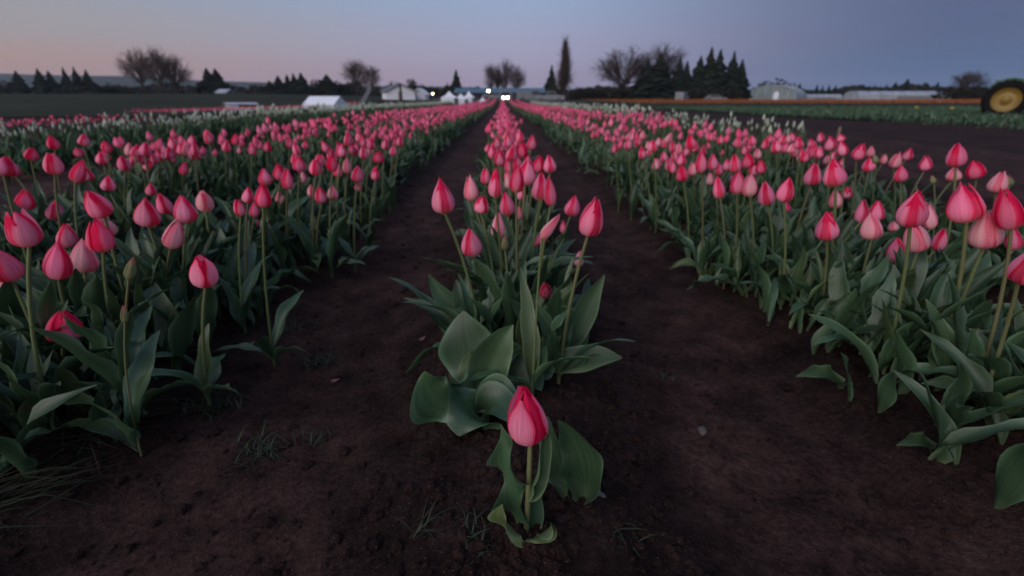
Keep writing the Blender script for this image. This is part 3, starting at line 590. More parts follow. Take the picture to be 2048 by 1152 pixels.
leaf_plant('flowerless tulip plant with leaves reaching out left over the path', [
 (945, 655, 0, 857, 548, .02, 44, (-.02, -.01), D(tilt=-.2, fold=.5, wave=.12, tint=1.2, seed=61)),
 (950, 672, 0, 887, 618, -.01, 42, (-.02, .02), D(tilt=-.3, fold=.4, wave=.12, tint=1.05, yel=.1, seed=62)),
 (955, 660, 0, 912, 560, .04, 52, (-.01, 0), D(tilt=-.1, fold=.35, wave=.1, tint=.9, seed=63)),
 (985, 655, 0, 1000, 540, .05, 52, (.0, 0), D(tilt=.1, fold=.4, wave=.1, tint=.95, seed=64)),
 (1000, 660, 0, 1052, 520, .05, 46, (.0, 0), D(tilt=.3, fold=.4, wave=.1, tint=1.1, seed=65))], 955, 660)

# ------------------------------------------------------------------ the rest of the rows
def low_tulip(rnd, style, n=6, m=8, stem=True):
    """one light tulip patch: head, stem, leaves, foot at the origin, stem height .30"""
    p = Patch(); hgt = rnd.uniform(.25, .36); hx, hy = rnd.uniform(-.05, .05), rnd.uniform(-.04, .04); hl = rnd.uniform(.064, .084); cone = rnd.uniform(.2, 1)
    t = np.linspace(0, 1, n)[:, None]; a = np.linspace(0, 2 * np.pi, m)[None, :]
    rr = (prof(t, cone) * hl * .88) * (1 + .10 * np.cos(3 * a + rnd.uniform(0, 6)) * t); lx, ly = rnd.uniform(-.25, .25), rnd.uniform(-.25, .25)
    P = np.stack([hx + rr * np.cos(a) + lx * hl * t, hy + rr * np.sin(a) + ly * hl * t, hgt + hl * t + 0 * a], -1)
    red = np.clip(.05 + .65 * (np.cos(3 * a + rnd.uniform(0, 6)) > .6) + .5 * np.clip((t - .5) / .5, 0, 1), 0, 1)[..., None]
    c = PINK * (1 - red) + RED * red
    pal = np.clip((1 - red) * rnd.uniform(.15, .75) * (1 - t[..., None] * .4), 0, 1); c = c * (1 - pal) + PALE * pal
    if style == 'white': c = np.ones_like(c) * np.array((.52, .58, .45)) * rnd.uniform(.7, 1.1)
    if style == 'orange': c = np.ones_like(c) * np.array((.58, .20, .06)) * rnd.uniform(.8, 1.1)
    p.add(P, gridF(n, m), c, np.stack([np.tile(a / 6.28, (n, 1)), np.tile(t, (1, m))], -1), 0)
    if not stem: return p
    V, F = tube([(0, 0, 0), (hx * .4, hy * .4, hgt * .5), (hx, hy, hgt + .004)], [.0045, .004, .0036], 4); p.add(V, F, np.tile((.10, .125, .05), (len(V), 1)), None, 2)
    return p
def leaf_patch(p, rnd, k):
    for q in range(k):
        V, F, C, U = LEAVES[rnd.randrange(26)][1]; V = V.reshape(12, 7, 3)[::2][:, ::2].reshape(-1, 3) if False else V.reshape(12, 7, 3)[[0, 2, 4, 6, 9, 11]][:, [0, 3, 6]].reshape(-1, 3)
        C = C.reshape(12, 7, 3)[[0, 2, 4, 6, 9, 11]][:, [0, 3, 6]].reshape(-1, 3); U = U.reshape(12, 7, 2)[[0, 2, 4, 6, 9, 11]][:, [0, 3, 6]].reshape(-1, 2)
        a = rnd.uniform(0, 6.28) ; s = rnd.uniform(.85, 1.2); ca, sa = math.cos(a) * s, math.sin(a) * s
        p.add(np.stack([V[:, 0] * ca - V[:, 1] * sa, V[:, 0] * sa + V[:, 1] * ca, V[:, 2] * s], -1), gridF(6, 3), C, U, 1)
    return p
lr = random.Random(77)
LOW = [leaf_patch(low_tulip(lr, 'pink'), lr, 3).arrays() for _ in range(16)]
LOWF = [leaf_patch(low_tulip(lr, 'pink', 4, 6), lr, 1).arrays() for _ in range(10)]
LOWW = [leaf_patch(low_tulip(lr, 'white'), lr, 4).arrays() for _ in range(12)]
LOWO = [low_tulip(lr, 'orange', 3, 5, False).arrays() for _ in range(5)]; LOWT = [low_tulip(lr, 'pink', 3, 5, False).arrays() for _ in range(5)]
LOWG = [leaf_patch(Patch(), lr, 5).arrays() for _ in range(8)]
def scatter(name, places, pats, label, mats=PLANTM, zs=1.0):
    V, F, C, U, M = [], [], [], [], []; n = 0
    for (x, y, z) in places:
        pv, pf, pc, pu, pm = pats[lr.randrange(len(pats))]; a = lr.uniform(0, 6.28); s = lr.uniform(.82, 1.15); ca, sa = math.cos(a) * s, math.sin(a) * s
        V.append(np.stack([pv[:, 0] * ca - pv[:, 1] * sa + x, pv[:, 0] * sa + pv[:, 1] * ca + y, pv[:, 2] * s * zs + z], -1)); F.append(pf + n); n += len(pv)
        C.append(pc * lr.uniform(.85, 1.12)); U.append(pu + lr.uniform(0, 3)); M.append(pm)
    o = obj(name, mesh(name, np.concatenate(V), np.concatenate(F), mats, np.concatenate(C), np.concatenate(U), np.concatenate(M)))
    return tag(o, label, None, None, 'stuff')
def in_view(x, y, margin=120):
    d = (Vector((x, y, .3)) - CAM); f = d.dot(FW)
    if f < .2: return False
    D_ = f * CP + (CAM.z - .3) * SP; return abs(1024 + d.dot(RT) / D_ * FPX - 1024) < 1024 + margin
START = {'C': 2.3, 'R1': 3.0, 'R2': 3.2, 'L1': 3.0, 'L2': 2.9, 'L3': 3.6}
spots = []
for row, y0 in START.items():
    y = y0
    while y < 82:
        x = ROWS[row] + lr.gauss(0, {'C': .08, 'L3': .08}.get(row, .10)); x = max(ROWS[row] - .22, min(ROWS[row] + .22, x))
        if in_view(x, y) and not (row == 'L3' and lr.random() < .25): spots.append((x, y, row))
        y += lr.expovariate(15 if y < 20 else 11)
spots.sort(key=lambda s: s[1] + abs(s[0]) * .4)
NAUTO = max(0, 300 - len(HEADS) - 1)
ar = random.Random(55)
for (x, y, row) in spots[:NAUTO]:
    z = gz(x, y); hz = ar.uniform(.24, .36); lean = Vector((ar.uniform(-.04, .03), ar.uniform(-.04, .04), 0)); sty = ar.choice(['pink', 'pink', 'pink', 'pale', 'deep', 'pink', 'open']); tl = lean.x * 2 + ar.gauss(0, .16); lab, g_ = crowd_label(row, sty, Vector((x, y, 0)), tl * .075)
    build_tulip((x, y, z), Vector((x, y, z + hz)) + lean, (tl, ar.gauss(0, .2), 1), ar.uniform(.066, .088), ar.uniform(.046, .062), sty, lab, g_, nleaf=3, detail=False, rnd=ar)
rest = [(x, y, gz(x, y)) for (x, y, r_) in spots[NAUTO:]]
scatter('tulip_rows', [p for p in rest if p[1] < 22], LOW, 'mass of pink tulips filling the rows further back')
scatter('far_tulip_rows', [p for p in rest if p[1] >= 22], LOWF, 'mass of pink tulips running to the far end of the rows')

# leaves crowding the rows between the flowers
def foliage(name, rows, label, dens, ymax, sg=.115, cl=.24):
    p = Patch()
    for row, y0 in rows:
        y = y0
        while y < ymax:
            x = ROWS[row] + lr.gauss(0, sg if row != 'C' else .08); x = max(ROWS[row] - cl, min(ROWS[row] + cl, x))
            if in_view(x, y, 260):
                V, F, C, U = LEAVES[lr.randrange(26)][1]; a = lr.uniform(0, 6.28); s = lr.uniform(.75, 1.2); ca, sa = math.cos(a) * s, math.sin(a) * s
                p.add(np.stack([V[:, 0] * ca - V[:, 1] * sa + x, V[:, 0] * sa + V[:, 1] * ca + y, V[:, 2] * s + gz(x, y)], -1), F, C * lr.uniform(.75, 1.15), U, 0)
            y += lr.expovariate(dens)
    return tag(obj(name, p.mesh(name, M_LEAF)), label, None, None, 'stuff')
foliage('tulip_foliage', [('L1', .70), ('R1', .68), ('C', 1.15), ('L2', 1.4), ('R2', 1.4)], 'crowded blue green tulip leaves along the near rows', 175, 4.6)
foliage('front_foliage', [('L1', .85), ('R1', .80)], 'thick leaves at the near ends of the side rows', 170, 2.3, .16, .27)
foliage('back_foliage', [('L1', 4.6), ('R1', 4.6), ('C', 4.6), ('L2', 4.6), ('R2', 4.6), ('L3', 3.4)], 'crowded tulip leaves along the rows further back', 62, 12)

# white flowers: a row on each side
def white_spots(row, y0, y1, half, dens):
    out = []; y = y0
    while y < y1:
        x = ROWS[row] + (lr.uniform(-half, half) if row == 'WR' else lr.uniform(-.85, .25))
        if in_view(x, y, 60): out.append((x, y))
        y += lr.expovariate(dens)
    return out
ws = white_spots('WR', 5.9, 60, .28, 20); wl = white_spots('WL', 3.4, 70, .75, 34)
ws.sort(key=lambda s: s[1]); wl.sort(key=lambda s: s[1] + abs(s[0]))
WMATS = [plant('white_petal', .5, .3, .06, (20, 2, 1)), M_LEAF, M_STEM]; WM = [mesh('white_tulip', a[0], a[1], WMATS, a[2], a[3], a[4]) for a in LOWW]
for (lst, k, lab, grp) in ((ws, 130, 'white tulip in the row behind the pink rows on the right', 'white tulips in the right row'), (wl, 170, 'white flower in the dense white band along the left', 'white flowers in the left band')):
    for (x, y) in lst[:k]:
        s = lr.uniform(.55, .78); where = ('nearest end', 'near stretch', 'middle stretch', 'far stretch', 'farthest stretch')[min(4, int((y - lst[0][1]) / 2.2))]
        tag(obj('white_tulip', lr.choice(WM), None, (x, y, gz(x, y)), (0, 0, lr.uniform(0, 6.28)), (s, s, s * 1.62)), lab + ', ' + where, 'flower', grp)
scatter('white_tulip_rows', [(x, y, gz(x, y)) for (x, y) in ws[130:] + wl[170:]], LOWW, 'mass of white flowers running into the distance', WMATS, 1.3)
gl = [(ROWS['WL'] + lr.uniform(-.9, .9), y) for y in np.arange(3.0, 40, .02)] + [(ROWS['WR'] + lr.uniform(-.33, .33), y) for y in np.arange(5.6, 26, .06)]
scatter('white_row_foliage', [(x, y, gz(x, y)) for (x, y) in gl if in_view(x, y, 80)], LOWG, 'tall dark green leaves under the white flowers', [M_PETAL, plant('dark_leaf', .6, .05, .2, (20, 2, 1), .2), M_STEM], 1.35)
# a short stretch of pink amongst the white on the right
scatter('pink_patch', [(ROWS['WR'] + lr.uniform(-.6, -.2), lr.uniform(9.5, 12.5), .0) for _ in range(55)], LOW, 'patch of pink tulips beside the white row on the right')
# far strips of colour
scatter('pink_strip', [(lr.uniform(-13.5, -10.6), y, gz(-11, y)) for y in np.arange(6.5, 16, .024)], LOWT, 'far pink strip of tulips beyond the white band, left', PLANTM, .8)
scatter('far_pink_strip', [(lr.uniform(-19, -16.5), y, gz(-18, y)) for y in np.arange(26, 62, .012)], LOWT, 'thin faded pink strip in front of the tents', PLANTM, .8)
scatter('orange_strip', [(lr.uniform(14, 150), lr.uniform(50, 94), 0) for _ in range(24000)], LOWO, 'far orange band of tulips below the trees on the right', PLANTM, 1.6)
for o in (bpy.data.objects['orange_strip'],):
    me = o.data; V = np.zeros(len(me.vertices) * 3, np.float32); me.vertices.foreach_get('co', V); V = V.reshape(-1, 3)
    V[:, 2] += np.array([gz_base(float(x), float(y)) for x, y, _ in V], np.float32); me.vertices.foreach_set('co', V.ravel())
scatter('green_crop', [(x, y, gz_base(x, y)) for (x, y) in [(lr.uniform(13.5, 46), lr.uniform(9, 49)) for _ in range(7500)] if in_view(x, y, 60)], LOWG, 'low dark green crop beyond the bare soil on the right', PLANTM, 1.15)
M_DAFF = simple('yellow_petal', (.62, .50, .05), .6, 0, .1, 20)
for i, (xq, yq, lab) in enumerate([(1900, 224, 'single yellow flower in the green crop, right of the other'), (1829, 221, 'single pale yellow flower in the green crop left of the brighter one')]):
    b = on_z(xq, yq + 6, .1); rt = empty('yellow_flower', (b.x, b.y, gz_base(b.x, b.y))); tag(rt, lab, 'flower', 'yellow flowers in the green crop')
    Boxes().tube([(0, 0, 0), (0, .01, .42)], [.008, .006], 5).build('stem', M_STEM, rt)
    bl = Boxes()
    for k in range(6):
        a = k * math.pi / 3; n = len(bl.V); bl.V += [(0, 0, .42), (.05 * math.cos(a - .4), .05 * math.sin(a - .4), .45), (.12 * math.cos(a), .12 * math.sin(a), .46), (.05 * math.cos(a + .4), .05 * math.sin(a + .4), .45)]; bl.F.append([n, n + 1, n + 2, n + 3])
    bl.tube([(0, 0, .42), (0, 0, .50)], [.025, .05], 8).build('bloom', M_DAFF, rt)

# ------------------------------------------------------------------ soil crumbs, grass, fallen petals, stones
def clod(p, x, y, z, s, rnd):
    k, n = 6, 4; V = []
    for i in range(n):
        ph = -1.2 + 2.5 * i / (n - 1)
        for j in range(k):
            a = 2 * math.pi * j / k; r_ = s * (math.cos(ph) + .12) * rnd.uniform(.7, 1.25); V.append((x + r_ * math.cos(a), y + r_ * math.sin(a), z + s * .7 * math.sin(ph) * rnd.uniform(.8, 1.2)))
    F = [[i * k + j, i * k + (j + 1) % k, (i + 1) * k + (j + 1) % k, (i + 1) * k + j] for i in range(n - 1) for j in range(k)] + [[(n - 1) * k, (n - 1) * k + 1, (n - 1) * k + 2, (n - 1) * k + 3], [(n - 1) * k, (n - 1) * k + 3, (n - 1) * k + 4, (n - 1) * k + 5]]
    p.add(V, np.array(F), np.full((len(V), 3), .85))
p = Patch(); kr = random.Random(5)
for _ in range(15000):
    y = .25 + 4.2 * kr.random() ** 2.0; x = kr.uniform(-1, 1) * (.75 + y * 1.0)
    dr = min(abs(x - rx) for rx in ROWS.values())
    if kr.random() < .75 and .30 < dr: continue
    s = kr.choice([.002, .003, .003, .004, .005, .006, .008, .012]) * kr.uniform(.7, 1.3); clod(p, x, y, gz(x, y) + s * .15, s, kr)
for _ in range(260):
    a = kr.uniform(0, 6.28); d = abs(kr.gauss(0, .035)) + .008; x, y = .005 + d * math.cos(a), .575 + d * math.sin(a); s = kr.uniform(.0015, .006); clod(p, x, y, gz(x, y) + s * .2, s, kr)
tag(obj('soil_crumbs', p.mesh('soil_crumbs', M_SOIL, False)), 'loose crumbs and clods of dark soil', None, None, 'stuff')
for (xq, yq, s, lab) in [(1409, 833, .012, 'pale flat stone in the dip of the right path'), (1801, 796, .009, 'small pale stone near the leaves of the right row'), (1200, 1017, .006, 'small pale pebble right of the single tulip'), (915, 878, .007, 'small grey pebble left of the single tulip')]:
    b = on_z(xq, yq, -.05); q = Patch(); clod(q, 0, 0, 0, s, kr); o = obj('pebble', q.mesh('pebble', M_STONE), None, (b.x, b.y, gz(b.x, b.y) + s * .3), (0, 0, kr.uniform(0, 6)), (1.5, 1, .7)); tag(o, lab, 'stone', 'pebbles on the soil')
for (xq, yq, ang, lab) in [(845, 676, .9, 'fallen pink petal on the left path beside the centre row'), (931, 757, 2.2, 'small fallen petal by the left-hand leaves of the centre row'), (668, 742, .3, 'dry fallen petal on the left path')]:
    b = on_z(xq, yq, -.06); P_, F_, C_, U_ = petal(0, False, random.Random(3), 8, 7, .4, 0., 'pale'); P_ = (P_ - np.array((.3, 0, .5))) * .03
    tag(obj('fallen_petal', mesh('fallen_petal', P_, F_, M_PETAL, C_ * .3, U_), None, (b.x, b.y, gz(b.x, b.y) + .006), (.1, math.pi / 2, ang)), lab, 'petal', 'petals fallen on the soil')
def grass_tuft(xq, yq, nb, ln, spread, lab, lay=0.):
    b = on_z(xq, yq, -.06); z = gz(b.x, b.y); rnd = random.Random(int(xq * 7 + yq)); q = Patch()
    for _ in range(nb):
        x0, y0 = rnd.gauss(0, spread), rnd.gauss(0, spread); a = rnd.uniform(0, 6.28) if not lay else rnd.gauss(lay, .5); l_ = ln * rnd.uniform(.5, 1.2); up = rnd.uniform(.2, .9) if not lay else rnd.uniform(.05, .35)
        d = Vector((math.cos(a), math.sin(a), 0)); w_ = rnd.uniform(.0012, .0024); sd = Vector((-d.y, d.x, 0)); V = []; zz = gz(b.x + x0, b.y + y0) - z
        for t in (0, .35, .7, 1):
            c = Vector((x0, y0, zz)) + d * (l_ * t * (1 - up * .45)) + UP * (l_ * up * (t - .55 * t * t) * 1.4); V += [tuple(c - sd * w_ * (1 - t * .9)), tuple(c + sd * w_ * (1 - t * .9))]
        cc = np.array((.022, .036, .016)) * rnd.uniform(.6, 1.5) if rnd.random() < .8 else np.array((.055, .042, .026))
        q.add(V, np.array([[0, 1, 3, 2], [2, 3, 5, 4], [4, 5, 7, 6]]), np.tile(cc, (8, 1)))
    tag(obj('grass_tuft', q.mesh('grass_tuft', M_GRASS), None, (b.x, b.y, z)), lab, 'grass', 'grass tufts on the soil')
grass_tuft(425, 800, 90, .055, .030, 'low grass tuft on the left path nearest the left row')
grass_tuft(520, 885, 70, .055, .024, 'low grass tuft on the left path furthest to the front')
grass_tuft(640, 700, 80, .05, .022, 'low grass tuft in the middle of the left path')
grass_tuft(628, 858, 30, .04, .016, 'thin grass tuft on the left path closest to the single tulip')
grass_tuft(590, 635, 50, .05, .03, 'low grass tuft beside the left row leaves')
grass_tuft(140, 880, 60, .20, .03, 'long-bladed grass lying out from the left row', .1)
grass_tuft(10, 1010, 50, .18, .03, 'long-bladed grass at the lower left edge', .5)
grass_tuft(960, 1128, 26, .045, .02, 'thin grass tuft at the bottom below the single tulip')
grass_tuft(838, 1095, 10, .075, .008, 'few tall grass blades at the bottom left of the single tulip')
grass_tuft(1240, 1100, 16, .045, .018, 'dry grass wisps at the bottom right of the single tulip')
grass_tuft(1335, 735, 14, .03, .02, 'few short grass blades on the right path')

b = on_z(1670, 300, .02); st = empty('wooden_stake', (b.x, b.y, gz(b.x, b.y))); tag(st, 'pale wooden stake standing at the second right row', 'stake')
top = on_plane(1668, 253, Vector((b.x, b.y, 0))).z - gz(b.x, b.y)
Boxes().box(-.014, .014, -.010, .010, -.05, top - .03).build('shaft', M_WOOD, st); Boxes().prism([(-.0145, top - .03), (.0145, top - .03), (.004, top), (-.004, top)], -.0105, .0105).build('pointed_end', M_WOOD, st)

# ------------------------------------------------------------------ trees
def conifer_variant(seed, levels=30, droop=.35, dense=12):
    r = random.Random(seed); V = []; F = []
    for i in range(levels):
        t = i / (levels - 1); z = .06 + .92 * t; rad = min(.5, (1 - t) ** .8 * .62) * r.uniform(.8, 1.15) + .012
        for j in range(max(4, int(dense * (1 - t * .55)))):
            a = r.uniform(0, 6.28); rr = rad * r.uniform(.6, 1.2); wd = .03 + rad * .30; n = len(V)
            dx, dy = math.cos(a), math.sin(a); zt = z - droop * rr * r.uniform(.4, 1.4); thick = .035 + .05 * (1 - t)
            V += [(dx * .01, dy * .01, z + thick), (dx * rr * .6 - dy * wd, dy * rr * .6 + dx * wd, (z + zt) / 2 + .01), (dx * rr, dy * rr, zt), (dx * rr * .6 + dy * wd, dy * rr * .6 - dx * wd, (z + zt) / 2 + .01), (dx * rr * .5, dy * rr * .5, zt - thick * 1.2)]
            F += [[n, n + 1, n + 2], [n, n + 2, n + 3], [n + 1, n + 4, n + 2], [n + 4, n + 3, n + 2]]
    return mesh('crown', V, F, M_CONIF, smooth=False)
def trunk_variant(h=.3): V, F = tube([(0, 0, -.03), (0, 0, h * .4), (0.004, 0, h)], [.028, .022, .012], 6); return mesh('trunk', V, F, M_BARK)
CONIF = [conifer_variant(s) for s in range(6)]; TRUNK = trunk_variant(.9)
def bare_variant(seed, wide=.42, low=.10, limbs=15, twigs=24, subs=6, fine=.0018, cz=.57, ch=.44, taper=0.):
    r = random.Random(seed); q = Patch()
    def inside(): 
        while True:
            v = Vector((r.uniform(-1, 1), r.uniform(-1, 1), r.uniform(-1, 1)))
            if v.length < 1: return v
    def put(v): k_ = 1 - taper * max(0, v.z + .35) / 1.35; return Vector((v.x * wide * k_, v.y * wide * k_, cz + v.z * ch))
    def curve(p0, p1, r0, r1, k=4, sag=.0):
        m_ = (p0 + p1) * .5 + Vector((r.uniform(-.02, .02), r.uniform(-.02, .02), r.uniform(-.01, .03) - sag)); V, F = tube([p0, m_, p1], [r0, (r0 + r1) / 2, r1], k); q.add(V, F); return m_
    for k in range(limbs):
        a = k * 2.4 + r.uniform(-.4, .4); el = r.uniform(-.75, 1.15) if k else 1.2; v = Vector((math.cos(a) * math.cos(el), math.sin(a) * math.cos(el), math.sin(el))) * r.uniform(.55, .72); e1 = put(v)
        p0 = Vector((0, 0, low + (cz - low) * r.uniform(.2, 1.0) * (.35 + .65 * math.sin(max(el, 0))))); m_ = curve(p0, e1, .013, .005)
        for j in range(twigs):
            t = r.uniform(.3, 1); b_ = p0.lerp(m_, t * 2) if t < .5 else m_.lerp(e1, t * 2 - 1); tip_ = v + inside() * .5
            if tip_.length > 1: tip_ = tip_.normalized() * r.uniform(.9, 1.02)
            if tip_.z < -.75: tip_.z = -.75
            e2 = put(tip_); m2_ = curve(b_, e2, fine * 1.7, fine * .8, 3)
            for _ in range(subs):
                t2 = r.uniform(.3, 1); c_ = b_.lerp(e2, t2); d_ = (e2 - b_).normalized() + inside() * .9; V, F = tube([c_, c_ + d_ * r.uniform(.04, .10)], [fine, fine * .4], 3); q.add(V, F)
    V, F, C, U, M = q.arrays(); V = V / np.percentile(V[:, 2], 99.3)
    return mesh('crown', V, F, M_BARE, C, U, M)
BARE = [bare_variant(40 + s, .40 + .04 * (s % 2)) for s in range(4)]; POPLAR = bare_variant(60, .12, .04, 34, 20, 4, .0018, .50, .50, .88)
BTRUNK_V, BTRUNK_F = tube([(0, 0, -.03), (0, 0, .2), (.006, 0, .5), (0, .004, .8)], [.024, .018, .012, .004], 6); BTRUNK = mesh('trunk', BTRUNK_V, BTRUNK_F, M_BARK)
def bush_variant(seed):
    r = random.Random(seed); V = []; F = []
    for _ in range(420):
        u = r.uniform(-1, 1); a = r.uniform(0, 6.28); ra = r.random() ** .4; c = Vector((math.cos(a) * math.sqrt(1 - u * u), math.sin(a) * math.sqrt(1 - u * u), u)) * ra
        c = Vector((c.x * .5, c.y * .5, .48 + c.z * .5 * (1 + .25 * math.sin(3 * a + seed)))); s = r.uniform(.03, .075)
        d1 = Vector((r.gauss(0, 1), r.gauss(0, 1), r.gauss(0, 1))).normalized() * s; d2 = d1.cross(Vector((r.gauss(0, 1), r.gauss(0, 1), r.gauss(0, 1)))).normalized() * s
        n = len(V); V += [c - d1, c - d2, c + d1, c + d2]; F.append([n, n + 1, n + 2, n + 3])
    return mesh('crown', [tuple(v) for v in V], F, M_BUSH, smooth=False)
BUSH = [bush_variant(s) for s in range(3)]
tr_r = random.Random(12)
def tree(kind, xb, ytop, wpx, dist, label, name=None, group=None, ybase=None, fat=1.):
    g0 = far(xb, 195, dist); z0 = gz_base(g0.x, g0.y) - .1; zt = far(xb, ytop - (8 if kind == 'b' else 0), dist).z; h = zt - z0; w_ = wpx / FPX * dist / 1.07 * fat * (1.12 if kind == 'c' else 1.05)
    nm = name or {'c': 'conifer_tree', 'b': 'bare_tree', 'p': 'poplar_tree', 'u': 'bush'}[kind]
    root = empty(nm, (g0.x, g0.y, z0), tr_r.uniform(0, 6.28)); tag(root, label, 'tree' if kind != 'u' else 'bush', group)
    if kind == 'c': obj('trunk', TRUNK, root, scale=(h, h, h)); obj('crown', tr_r.choice(CONIF), root, scale=(w_, w_, h))
    elif kind == 'b': k = tr_r.choice(BARE); obj('trunk', BTRUNK, root, scale=(h, h, h)); sw = w_ / max(.3, k_width[k.name]); obj('crown', k, root, scale=(sw, sw, h))
    elif kind == 'p': obj('trunk', BTRUNK, root, scale=(h * .7, h * .7, h)); sw = w_ / k_width[POPLAR.name]; obj('crown', POPLAR, root, scale=(sw, sw, h))
    else: obj('trunk', TRUNK, root, scale=(h, h, h * .5)); obj('crown', tr_r.choice(BUSH), root, scale=(w_, w_, h))
    return root
k_width = {}
for k in BARE + [POPLAR]:
    a = np.zeros(len(k.vertices) * 3, np.float32); k.vertices.foreach_get('co', a); a = a.reshape(-1, 3); k_width[k.name] = float(np.percentile(a[:, 0], 99.5) - np.percentile(a[:, 0], .5))
TREES = [
 ('u', 22, 160, 50, 190, 'dark rounded bush at the left edge of the tree line'), ('c', 48, 141, 36, 180, 'leftmost conifer of the tree line'),
 ('c', 92, 137, 36, 180, 'left conifer of a touching pair, second group from left'), ('c', 112, 141, 32, 182, 'right conifer of a touching pair, second group from left'),
 ('c', 143, 134, 24, 180, 'first of three slim conifers in a row at left'), ('c', 164, 133, 28, 180, 'middle of three slim conifers in a row at left'), ('c', 186, 139, 32, 180, 'last of three slim conifers in a row at left'),
 ('u', 228, 167, 40, 185, 'low dark bush between slim conifers and big bare trees'), ('u', 255, 170, 26, 185, 'low dark bush just left of the big bare trees'),
 ('b', 292, 106, 62, 170, 'left of three big bare trees at left'), ('b', 328, 103, 64, 165, 'middle and densest of three big bare trees at left'), ('b', 358, 117, 58, 170, 'right drooping one of three big bare trees at left'),
 ('c', 424, 136, 50, 170, 'left half of a broad double conifer right of the bare trees'), ('c', 441, 137, 46, 171, 'right half of a broad double conifer right of the bare trees'),
 ('c', 544, 161, 34, 180, 'shortest conifer at the left of a group of five'), ('c', 562, 151, 36, 180, 'second conifer in a group of five left of the marquee'), ('c', 580, 149, 30, 182, 'third conifer in a group of five left of the marquee'), ('c', 593, 146, 28, 180, 'fourth slim conifer in a group of five left of the marquee'), ('c', 608, 145, 38, 178, 'tallest conifer of the group of five left of the marquee'),
 ('u', 640, 158, 34, 180, 'dark bush behind the left of the white marquee'), ('c', 658, 149, 56, 178, 'dense conifer behind the white marquee'), ('u', 674, 160, 36, 180, 'dark bush behind the right of the white marquee'), ('u', 696, 166, 40, 182, 'brown bush right of the white marquee'),
 ('b', 716, 127, 52, 165, 'bare round-topped tree behind the grey leaning stand'), ('b', 746, 139, 40, 160, 'bare tree leaning over the grey leaning stand'),
 ('u', 792, 164, 44, 170, 'bare brushy thicket behind the white barn'), ('u', 826, 157, 26, 165, 'small dark tree right of the white barn'), ('u', 845, 170, 34, 175, 'low bush beside the small dark tree right of the barn'),
 ('c', 914, 139, 30, 150, 'slim single conifer above the teal pavilion'), ('u', 897, 168, 26, 155, 'small bush left of the slim single conifer'),
 ('b', 983, 135, 32, 165, 'leftmost bare tree of four behind the teal pavilion'), ('b', 996, 138, 18, 165, 'thin bare tree second of four behind the teal pavilion'), ('b', 1010, 127, 38, 165, 'tallest bare tree of four behind the teal pavilion'), ('b', 1035, 139, 36, 165, 'rightmost bare tree of four behind the teal pavilion'),
 ('c', 1102, 130, 34, 135, 'dark ragged pine left of the poplar'), ('p', 1127, 80, 36, 130, 'very tall narrow poplar in the middle'),
 ('u', 1156, 174, 34, 150, 'first of three round bushes right of the poplar'), ('u', 1178, 176, 30, 150, 'second of three round bushes right of the poplar'), ('u', 1200, 178, 32, 150, 'third of three round bushes right of the poplar'),
 ('b', 1246, 104, 112, 140, 'wide bare tree left of the conifer stand'), ('b', 1312, 99, 100, 142, 'wide bare tree rising behind the conifer stand'), ('u', 1250, 176, 90, 138, 'brown thicket at the foot of the wide bare tree'),
 ('c', 1290, 118, 60, 132, 'dark conifer in front of the wide bare trees, left'), ('c', 1314, 108, 76, 132, 'broad dark conifer in front of the wide bare trees, right'),
 ('c', 1352, 114, 44, 132, 'conifer left of the gap in the stand'), ('c', 1367, 122, 40, 132, 'shorter conifer right at the gap in the stand'),
 ('c', 1392, 112, 52, 130, 'first conifer of five right of the gap'), ('c', 1411, 95, 56, 130, 'tallest second conifer of five right of the gap'), ('c', 1429, 99, 52, 130, 'third conifer of five right of the gap'), ('c', 1456, 103, 50, 130, 'fourth conifer of five right of the gap'), ('c', 1474, 119, 46, 130, 'last conifer of five at the right end of the stand'),
 ('u', 1395, 180, 46, 126, 'brown brush below the gap in the conifer stand'), ('u', 1462, 178, 46, 126, 'brown brush at the right foot of the conifer stand'),
 ('u', 1542, 160, 70, 200, 'round dark tree behind the arched greenhouse'), ('u', 1578, 168, 34, 205, 'small dark tree right behind the arched greenhouse'), ('u', 1505, 178, 34, 200, 'low bush left of the arched greenhouse'),
 ('c', 1595, 167, 26, 230, 'small conifer first beyond the low greenhouse'), ('c', 1630, 168, 15, 230, 'first of four tiny conifers beyond the low greenhouse'), ('c', 1641, 171, 14, 230, 'second of four tiny conifers beyond the low greenhouse'), ('c', 1654, 169, 14, 230, 'third of four tiny conifers beyond the low greenhouse'), ('c', 1667, 170, 15, 230, 'last of four tiny conifers beyond the low greenhouse'),
 ('u', 1708, 178, 46, 230, 'low dark bush left end of the long greenhouse'), ('c', 1741, 170, 12, 230, 'tiny lone conifer above the left end of the long greenhouse'), ('c', 1767, 168, 14, 230, 'thin conifer above the long greenhouse'), ('c', 1784, 164, 28, 230, 'wide conifer above the long greenhouse'), ('c', 1806, 158, 36, 230, 'tallest conifer above the long greenhouse'),
 ('c', 1832, 169, 14, 230, 'thin conifer right of the tallest above the long greenhouse'), ('c', 1848, 166, 26, 230, 'conifer near the right end of the long greenhouse'), ('c', 1868, 164, 26, 230, 'last conifer above the right end of the long greenhouse'),
 ('b', 1928, 150, 60, 120, 'round bare tree left of the tractor'), ('u', 1905, 174, 66, 116, 'dark hedge bush below the round bare tree'), ('u', 1952, 172, 60, 112, 'dark hedge bush just left of the tractor'),
]
for (k, x, yt, wp, d, lab) in TREES: tree(k, x, yt, wp, d, lab, group={'c': 'conifers on the skyline', 'b': 'bare trees on the skyline', 'p': None, 'u': 'bushes along the skyline'}[k])
